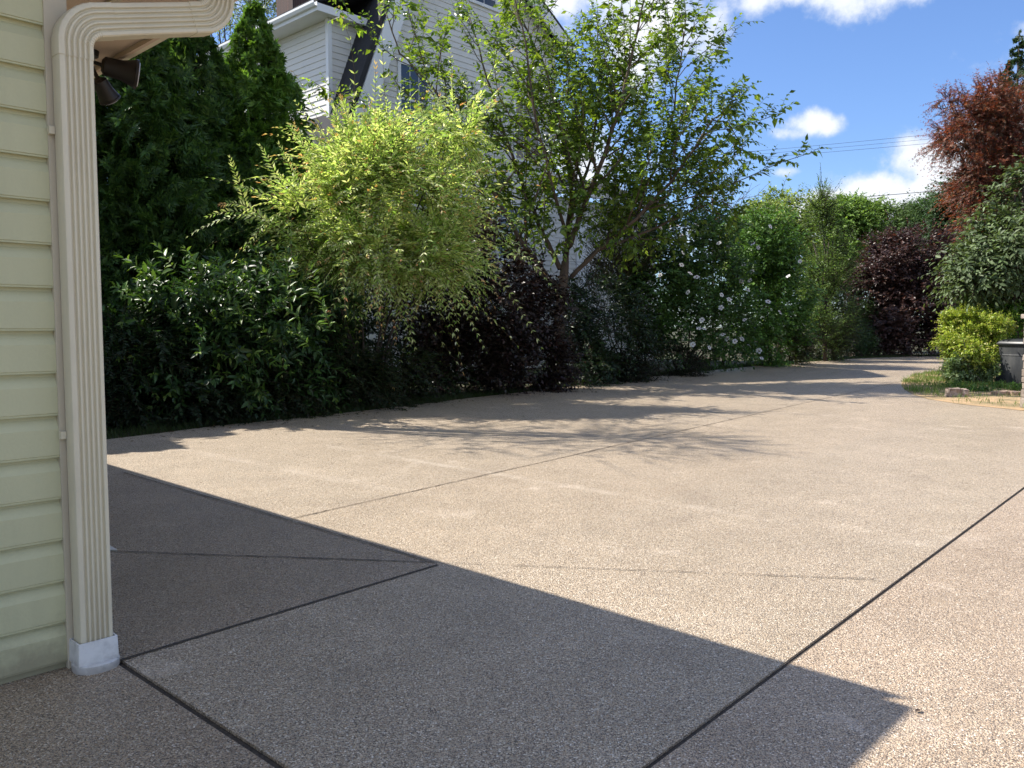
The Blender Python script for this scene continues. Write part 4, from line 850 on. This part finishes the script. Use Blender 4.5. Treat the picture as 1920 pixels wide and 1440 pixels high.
far = [("far_tree", "distant rounded tree left of the gap over the purple plum", 1660, 425, 75, 45, 40, (.08, .13, .04), 81), ("far_tree", "distant blue green pine like crown over the middle of the purple plum", 1700, 420, 90, 40, 32, (.06, .11, .05), 82),
       ("far_tree", "distant tree with the pale top, nearest the red maple", 1752, 408, 80, 45, 45, (.07, .125, .04), 83), ("far_tree", "tall dark distant tree just under the red maple's left branches", 1800, 400, 60, 38, 60, (.035, .07, .025), 84)]
for (nm, lb, px, py, Y, rx, ry, c, sd) in far:
    c = np.array(c); round_tree(nm, lb, [(px, py, Y, rx, ry, rx * Y / F_PX, 2), (px - rx * .4, py + ry * .9, Y, rx, ry, rx * Y / F_PX, 1), (px + rx * .5, py + ry, Y, rx, ry, rx * Y / F_PX, 1)], foot_at(px, Y), 1700, [c, c * 1.3, c * .7], sd, .30, .16, m_far, GD, 7, 1.3, .25)
rg = np.random.default_rng(90); parts = []
for i in range(26):
    px = -500 + i * 125 + rg.normal(0, 20); Y = 95 + rg.normal(0, 10); h = rg.uniform(420, 520) if px > 1200 else rg.uniform(380, 500)
    P, D = blob_starts([(px, h + 60, Y, 90, 70, 6, 2), (px + 30, h + 150, Y, 100, 70, 6, 1)], 300, rg, .3, .5); D = nrm(D + UZ * .4 + rg.normal(0, .4, D.shape))
    pts = shoot_curves(P, D, np.full(len(P), 2.0), 6, .3, rg); c = np.array([.06, .105, .035]) * rg.uniform(.7, 1.3); parts.append(leafy(pts, rg, .6, .35, 'diamond', [c, c * 1.2, c * .8]))
V, Fi, C = merge(parts); o = link("woodland", np_mesh("woodland", V, Fi, C), m_far); tag(o, "far belt of mixed green woodland closing the horizon", "woodland", kind='stuff')

# ------------------------------------------------------------------ right side: maple, viburnum, euonymus, hedge, bin
m_red = leaf_material("red_maple_leaf", .42, .36, .35, (1.6, 1.0, .6))
round_tree("japanese_maple", "red leaved maple with layered branches at the right edge of the view", [(1880, 230, 24.5, 75, 55, 1.5, 1.6), (1860, 190, 24.5, 55, 40, 1.2, .9), (1830, 250, 24.3, 70, 42, 1.2, 1.2), (1890, 330, 24.5, 80, 70, 1.6, 1.8), (1840, 340, 24.0, 45, 55, 1.0, .8), (1950, 250, 25, 90, 110, 1.8, 1.6), (1855, 430, 24.0, 45, 60, 1.0, .6), (1800, 212, 24.2, 35, 14, .6, .3), (1795, 268, 24.0, 42, 10, .6, .3), (1780, 190, 24.3, 25, 9, .4, .15)],
           foot_at(1930, 25), 3600, [(.17, .045, .03), (.23, .075, .04), (.11, .04, .028), (.28, .11, .05), (.12, .085, .04)], 101, .09, .09, m_red, None, 9, .6, .14, "tree", .1, 'palm', .3, .25)
conifer("spruce", "dark spruce tip poking up behind the red maple", foot_at(1885, 46), 18.0, 3.3, 102, 900, [(.03, .06, .025), (.045, .08, .03)], None, 1.0, ll=.16, lw=.045, power=.9, elev=.25, trunk_r=.25, low=.35)
m_vib = leaf_material("grey_green_leaf", .5, .25, .3)
round_tree("viburnum_tree", "large grey green leaved shrub hanging over the bin and golden bush", [(1882, 450, 21.4, 50, 62, 1.1, 1.6), (1940, 420, 21.6, 60, 90, 1.2, 1.5), (1845, 495, 21.2, 40, 38, .8, .9), (1900, 520, 21.4, 70, 36, 1.0, 1), (1825, 525, 21.0, 25, 22, .6, .4), (1925, 350, 21.8, 30, 36, .9, .6)],
           foot_at(1915, 21.8), 1700, [(.10, .145, .06), (.135, .18, .08), (.075, .11, .048)], 103, .17, .085, m_vib, None, 8, .6, .08, "shrub", .35, 'leaf', .3, .4)
m_gold = leaf_material("golden_leaf", .4, .34, .4)
shrub("golden_euonymus", "golden green rounded bush in tiers left of the black bin", "shrub", foot_at(1840, 20.8),
      [(1825, 606, 20.5, 45, 22, .6, 1.6), (1858, 606, 20.7, 30, 22, .5, 1.1), (1793, 612, 20.4, 24, 22, .4, .7), (1832, 630, 20.4, 34, 20, .5, 1), (1800, 642, 20.3, 28, 18, .4, .7), (1832, 662, 20.1, 32, 18, .45, .9), (1812, 672, 20.1, 26, 18, .4, .6)], 3000, .24, 8, .075, .042,
      [(.38, .45, .06), (.30, .40, .06), (.48, .50, .10), (.22, .32, .05)], m_gold, 104, 'diamond', .7, .2, 'opp', 55, [(.40, .38, .12)], lump=.5)
shrub("grey_green_shrub", "pale grey green low bush under the golden one beside the bin", "shrub", foot_at(1830, 19.9), [(1814, 694, 19.8, 32, 16, .4, 1), (1836, 690, 20.1, 20, 18, .4, .7)], 800, .24, 8, .08, .04, [(.20, .28, .12), (.14, .22, .09), (.27, .34, .16)], m_gloss, 105, 'diamond', .6, .3, 'opp', 55)
shrub("green_hedge", "fresh green clipped hedge behind the golden bush and bin", "hedge", foot_at(1890, 22.0), [(1860, 580, 21.8, 45, 18, .5, 1), (1915, 578, 21.9, 50, 20, .5, 1.2), (1890, 640, 22.0, 60, 55, .5, 1.4)], 1700, .3, 8, .08, .045, [(.10, .22, .03), (.15, .30, .04), (.07, .16, .03)], m_leaf, 106, 'diamond', .9, .1, 'opp', 50)
# low plants in the patch
rg = np.random.default_rng(107)
for k, (px, py, rx, lb) in enumerate([(1835, 728, 22, "small leafy green plant beside the split edging stone"), (1870, 722, 22, "leafy ground plant at the foot of the bin, left of the two"), (1905, 726, 18, "leafy ground plant in front of the bin's right side"), (1790, 722, 14, "small plant sprouting behind the split edging stone")]):
    gpt = gnd(px, py + 6); P = gpt + np.stack([rg.normal(0, rx * gpt[1] / F_PX * .5, 60), rg.normal(0, .15, 60), np.full(60, .0)], 1); D = nrm(np.stack([rg.normal(0, .5, 60), rg.normal(0, .5, 60), np.ones(60)], 1))
    pts = shoot_curves(P, D, rg.uniform(.12, .3, 60), 7, .3, rg); pt = [leafy(pts, rg, .06, .03, 'diamond', [(.07, .15, .03), (.10, .20, .04)], None, .8, 60, 'alt', .1)]; tv, tf = tubes(pts[:, ::2], .004, .002); pt.append((tv, tf, np.array([[.06, .1, .03]])))
    V, Fi, C = merge(pt); o = link("ground_plant", np_mesh("ground_plant", V, Fi, C), m_leaf); tag(o, lb, "plant", "low plants round the bin")
# patch soil, lawn and grass
m_patch, t, b, o = mat("sandy_soil"); v = obco(t); n1 = t.noise(v, 1.3, 6, .6); n2 = t.noise(v, 45, 4)
t.put(b.inputs['Base Color'], t.mix(t.smooth(n1, .42, .6), t.ramp(n2, [(.3, (.34, .21, .11)), (.7, (.55, .38, .22))]), t.ramp(n2, [(.3, (.16, .12, .06)), (.7, (.30, .24, .12))]))); b.inputs['Roughness'].default_value = .95; bump(t, b, n2, .02)
pen = [(*p, .004) for p in PEN[:13]] + [(12, 13.8, .02), (14, 17, .03), (17, 22, .03), (19, 25.9, .01)]
bm = bmesh.new(); f = bm.faces.new([bm.verts.new(p) for p in pen]); bmesh.ops.triangulate(bm, faces=[f]); bmesh.ops.recalc_face_normals(bm, faces=bm.faces)
for f in bm.faces:
    if f.normal.z < 0: f.normal_flip()
me = bpy.data.meshes.new("soil_patch"); bm.to_mesh(me); bm.free(); tag(link("soil_patch", me, m_patch), kind='structure')
def inside(poly, x, y):
    r = np.zeros(len(x), bool); n = len(poly)
    for i in range(n):
        x0, y0 = poly[i][:2]; x1_, y1_ = poly[(i + 1) % n][:2]; c = ((y0 > y) != (y1_ > y)); r ^= c & (x < (x1_ - x0) * (y - y0) / (y1_ - y0 + 1e-12) + x0)
    return r
m_grass = leaf_material("grass_blade", .5, .35, .25)
def blades(P, rg, hgt, pal, wid=.005):
    n = len(P); D = nrm(np.stack([rg.normal(0, .4, n), rg.normal(0, .4, n), np.ones(n)], 1)); L = hgt * np.exp(rg.normal(0, .3, n)); N = nrm(rg.normal(size=(n, 3)))
    V, Fi, nf = place_leaves(P, D, N, L, np.full(n, wid), 'flat'); return V, Fi, np.repeat(np.clip(pick(pal, n, rg), 0, 1), nf, 0)
rg = np.random.default_rng(110); xs = rg.uniform(7.5, 17, 90000); ys = rg.uniform(13.5, 26, 90000); ok = inside(pen, xs, ys)
tip = (ys > 17.6) | ((xs < 9.4) & (ys > 16.5)); pn = np.sin(xs * 5.1 + 1) + np.sin(ys * 4.3) + np.sin(xs * 2.2 - ys * 3.1); keep = ok & np.where(tip, rg.random(90000) < np.clip(.42 + .28 * pn, .06, .9), rg.random(90000) < np.clip(.05 + .08 * pn, .01, .3)); xs, ys = xs[keep], ys[keep]
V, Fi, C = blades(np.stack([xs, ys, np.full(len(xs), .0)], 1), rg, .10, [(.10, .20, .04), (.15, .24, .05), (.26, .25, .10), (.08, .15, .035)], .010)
tag(link("grass", np_mesh("grass", V, Fi, C), m_grass), "short green grass on the rounded patch at the driveway's edge", "grass", kind='stuff')
rg = np.random.default_rng(111); Pp = []
for i in range(len(EDGE) - 1):
    a, c = np.array(EDGE[i]), np.array(EDGE[i + 1]); L = np.linalg.norm(c - a); d = (c - a) / L; nn = np.array([-d[1], d[0]]); n = int(L * 900)
    f = rg.random(n); q = a + np.outer(f * L, d) + np.outer(.01 + .7 * rg.random(n) ** 1.3, nn); Pp.append(q)
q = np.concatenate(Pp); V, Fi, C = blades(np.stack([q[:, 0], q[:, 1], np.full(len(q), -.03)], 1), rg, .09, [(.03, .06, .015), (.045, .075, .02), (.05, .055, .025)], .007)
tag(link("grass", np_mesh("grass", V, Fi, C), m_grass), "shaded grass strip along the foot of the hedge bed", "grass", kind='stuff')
rg = np.random.default_rng(112); Pp = []
for i in range(len(EDGE) - 1):
    a, c = np.array(EDGE[i]), np.array(EDGE[i + 1]); L = np.linalg.norm(c - a); d = (c - a) / L; nn = np.array([-d[1], d[0]]); n = int(L * 90)
    f = rg.random(n); off = np.where(rg.random(n) < .25, -rg.exponential(.3, n), .02 + 1.3 * rg.random(n)); q = a + np.outer(f * L, d) + off[:, None] * nn; Pp.append(np.concatenate([q, np.where(off < 0, .006, -.01)[:, None]], 1))
q = np.concatenate(Pp); n = len(q); ph = rg.random(n) * 6.28; V, Fi, nf = place_leaves(q, np.stack([np.cos(ph), np.sin(ph), rg.normal(.1, .15, n)], 1), UZ + rg.normal(0, .25, (n, 3)), rg.uniform(.03, .07, n), rg.uniform(.018, .035, n), 'diamond')
tag(link("leaf_litter", np_mesh("leaf_litter", V, Fi, np.repeat(pick([(.12, .075, .04), (.07, .045, .025), (.18, .12, .06), (.06, .07, .025)], n, rg), nf, 0)), m_leaf), "brown fallen leaves along the edge of the hedge bed", "leaf litter", kind='stuff')
# edging stones
m_stone, t, b, o = mat("weathered_edging"); v = obco(t); n1 = t.noise(v, 14, 6, .6); n2 = t.noise(v, 70, 3)
t.put(b.inputs['Base Color'], t.mix(t.smooth(n1, .4, .65), (.42, .33, .27), (.24, .17, .13))); b.inputs['Roughness'].default_value = .9; bump(t, b, n2, .006)
def stone(name, label, c, sx, sy, sz, rz, seed, m, group=None, z0=0.0):
    rg = np.random.default_rng(seed); bm = bmesh.new(); bmesh.ops.create_cube(bm, size=1.0); bmesh.ops.bevel(bm, geom=bm.edges[:], offset=.09, segments=2, affect='EDGES'); bmesh.ops.subdivide_edges(bm, edges=bm.edges[:], cuts=1, use_grid_fill=True)
    for v_ in bm.verts: v_.co = Vector((v_.co.x * sx, v_.co.y * sy, v_.co.z * sz)) + Vector(rg.normal(0, .05, 3)) * min(sx, sy, sz)
    me = bpy.data.meshes.new(name); bm.to_mesh(me); bm.free(); o = link(name, me, m); o.location = (c[0], c[1], z0 + sz * .45); o.rotation_euler = (0, 0, rz); tag(o, label, "stone", group); return o
GS = "edging stones along the soil patch"
stone("edging_stone", "split brown edging stone standing at the left end of the row", gnd(1787, 744), .25, .18, .19, .1, 1, m_stone, GS)
stone("edging_stone", "small pinkish edging stone right against the split brown one", gnd(1806, 744), .15, .16, .16, -.1, 2, m_stone, GS)
m_stone2 = painted("pink_flagstone", (.48, .33, .24), .9, .2, 5, .004, 50)
stone("edging_stone", "long flat pink edging stone lying in front of the bin", gnd(1880, 741), .42, .20, .09, .05, 3, m_stone2, GS)
stone("edging_stone", "flat pink edging stone touching the stone pillar", gnd(1906, 742), .24, .18, .09, -.1, 4, m_stone2, GS)
# stone pillar at the right edge
m_pil, t, b, o = mat("rough_pillar_stone"); v = obco(t); n1 = t.noise(v, 9, 6, .65); c1 = t.voro(v, 7.0, 'Color'); s1 = t.new('ShaderNodeSeparateColor'); t.l.new(c1, s1.inputs[0])
t.put(b.inputs['Base Color'], t.mix(t.smooth(n1, .35, .7), t.ramp(s1.outputs[0], [(0, (.22, .18, .15)), (1, (.36, .31, .26))]), (.18, .15, .13))); b.inputs['Roughness'].default_value = .95; bump(t, b, n1, .03)
rg = np.random.default_rng(120); pb = gnd(1914, 771); pc = pb + np.array([.66, .30, 0]); pil = empty("stone_pillar", pc, "rough stone pillar at the right edge of the driveway", "pillar")
bm = bmesh.new(); z = 0.0
while z < 1.5:
    hh = rg.uniform(.10, .2); x = -.3
    for fx in range(2):
        ww = .3 + rg.normal(0, .012)
        g_ = bmesh.ops.create_cube(bm, size=1.0); cx_ = -.15 + .30 * fx
        for v_ in g_['verts']: v_.co = Vector((cx_ + v_.co.x * (ww + .02) + rg.normal(0, .008), v_.co.y * (.58 + rg.normal(0, .02)), z + hh / 2 + v_.co.z * (hh - .003)))
    z += hh
bmesh.ops.bevel(bm, geom=bm.edges[:], offset=.010, segments=2, affect='EDGES')
bmesh.ops.translate(bm, verts=bm.verts[:], vec=Vector(pc)); me = bpy.data.meshes.new("shaft"); bm.to_mesh(me); bm.free(); link("shaft", me, m_pil, pil)
MB().frame_box(pc, np.array([1, 0, 0]), np.array([0, 1, 0]), UZ, -.34, .34, -.34, .34, z + .002, z + .08).build("cap_stone", m_pil, pil, bevel=.015)

# wheeled bin
m_bin = painted("dark_grey_bin_plastic", (.055, .058, .064), .42, .35, 4.0, .0006, 120, True, .5, (.12, .12, .12))
m_lid = painted("black_bin_lid_plastic", (.028, .030, .035), .38, .2, 5.0, .0006, 120)
bc = gnd(1919, 725); a = R(25); bxv, byv = np.array([math.cos(a), math.sin(a), 0]), np.array([-math.sin(a), math.cos(a), 0]); bc = bc + bxv * .27 + byv * .32
bin_ = empty("wheelie_bin", bc, "dark grey wheeled bin with domed black lid beside the stone pillar", "bin")
def brect(hx, hy, r, z, oy=0, k=4):
    P = []
    for qx, qy, a0 in ((1, 1, 0), (-1, 1, 90), (-1, -1, 180), (1, -1, 270)):
        for i in range(k + 1):
            t_ = R(a0 + 90 * i / k); P.append(bc + bxv * (qx * (hx - r) + r * math.cos(t_)) + byv * (oy + qy * (hy - r) + r * math.sin(t_)) + UZ * z)
    return P
bd = MB().sweep([brect(.22, .25, .04, .03), brect(.235, .27, .04, .06), brect(.262, .305, .04, .70), brect(.262, .305, .04, .705), brect(.270, .313, .04, .71), brect(.270, .313, .04, .73), brect(.266, .309, .04, .735), brect(.285, .335, .045, .93), brect(.30, .35, .05, .94), brect(.30, .35, .05, .965)])
o = bd.build("body", m_bin, bin_); smooth_by_angle(o, 35)
ld = MB().sweep([brect(.325, .375, .06, .968), brect(.33, .38, .06, .985), brect(.325, .375, .06, 1.005), brect(.30, .35, .09, 1.05), brect(.25, .29, .10, 1.085), brect(.16, .19, .10, 1.105), brect(.05, .06, .04, 1.11)])
o = ld.build("lid", m_lid, bin_); smooth_by_angle(o, 35)
MB().frame_box(bc, bxv, byv, UZ, -.10, -.06, -.30, .30, 1.06, 1.10).build("lid_rib", m_lid, bin_, bevel=.01)
MB().frame_box(bc, bxv, byv, UZ, -.15, .15, -.34, -.295, .60, .66).build("grip", m_bin, bin_, bevel=.008)
for s in (-1, 1):
    wc = bc + bxv * (.24 * s) + byv * .27 + UZ * .12; wm = MB().tube([wc - bxv * .03, wc - bxv * .026, wc + bxv * .026, wc + bxv * .03], [.10, .12, .12, .10], 20); wm.build("wheel", m_lid, bin_)
MB().tube([bc + byv * .41 - bxv * .2 + UZ * .97, bc + byv * .41 + bxv * .2 + UZ * .97], .016, 8).build("handle", m_lid, bin_)

# ------------------------------------------------------------------ flag, power lines, fallen leaf
m_pole = painted("weathered_pole", (.22, .15, .11), .7, .2)
fp = foot_at(1337, 33.0); flag = empty("flag", fp, "red and white striped flag hanging limp on a thin brown pole", "flag")
MB().tube([fp, at(1336, 330, 33.0)], [.045, .03], 8).build("pole", m_pole, flag)
m_flag, t, b, o = mat("striped_cloth"); uvn = t.new('ShaderNodeAttribute', attribute_name='tint').outputs['Color']; t.put(b.inputs['Base Color'], uvn); b.inputs['Roughness'].default_value = .8
NI, NJ = 26, 14; top = at(1339, 392, 32.9); Vf, Ff, Cf = [], [], []
for i in range(NI + 1):
    for j in range(NJ + 1):
        s_, d_ = j / NJ, i / NI; Vf.append(top + np.array([.05 + s_ * (.16 + .22 * d_), .06 * math.sin(s_ * 13 + d_ * 2), -d_ * .95 + s_ * -.10]))
for i in range(NI):
    for j in range(NJ):
        k = i * (NJ + 1) + j; Ff.append((k, k + 1, k + NJ + 2, k + NJ + 1)); Cf.append((.50, .03, .04) if int((j / NJ + i / NI * .55) * 8) % 2 == 0 else (.75, .74, .73))
link("cloth", np_mesh("cloth", np.array(Vf), np.array(Ff), np.array(Cf), smooth=True), m_flag, flag)
m_wire = painted("cable_black", (.03, .03, .035), .6, .1)
GP = "power lines crossing the sky"
for i, (a0, a1, Y0, Y1, r_, lb) in enumerate([((1250, 299), (1960, 230), 62, 52, .010, "topmost thin power line below the small cloud"), ((1250, 304), (1960, 240), 62, 52, .009, "thin power line just below the topmost one"), ((1250, 310), (1960, 249), 62, 52, .010, "thin power line third from the top"),
                                              ((1230, 400), (1960, 340), 60, 50, .020, "thick low cable just above the hedge trees"), ((1640, 438), (1960, 404), 66, 58, .010, "faint low wire over the plum, upper of the pair"), ((1640, 452), (1960, 416), 66, 58, .010, "faint low wire over the plum, lower of the pair")]):
    p, q = at(*a0, Y0), at(*a1, Y1); e0, e1 = p - (q - p) * .25, q + (q - p) * .35; pts = [e0 + (e1 - e0) * f - UZ * (.25 * 4 * f * (1 - f)) + UZ * .2 for f in np.linspace(0, 1, 25)]
    o = MB().tube(pts, r_, 5).build("power_line", m_wire); tag(o, lb, "power line", GP)
lp = gnd(1716, 1337); rg = np.random.default_rng(5)
V, Fi, nf = place_leaves(np.array([lp + UZ * .008]), np.array([[1, .4, .05]]), np.array([[0, 0, 1.0]]), np.array([.035]), np.array([.02]), 'leaf')
m_dead = painted("dead_leaf", (.05, .03, .02), .8, .2); o = link("fallen_leaf", np_mesh("fallen_leaf", V, Fi), m_dead); tag(o, "tiny dark dead leaf lying on the sunlit concrete past the shadow corner", "leaf")
print("verts", sum(len(o.data.vertices) for o in scene.objects if o.type == 'MESH'), "objs", len(scene.objects))
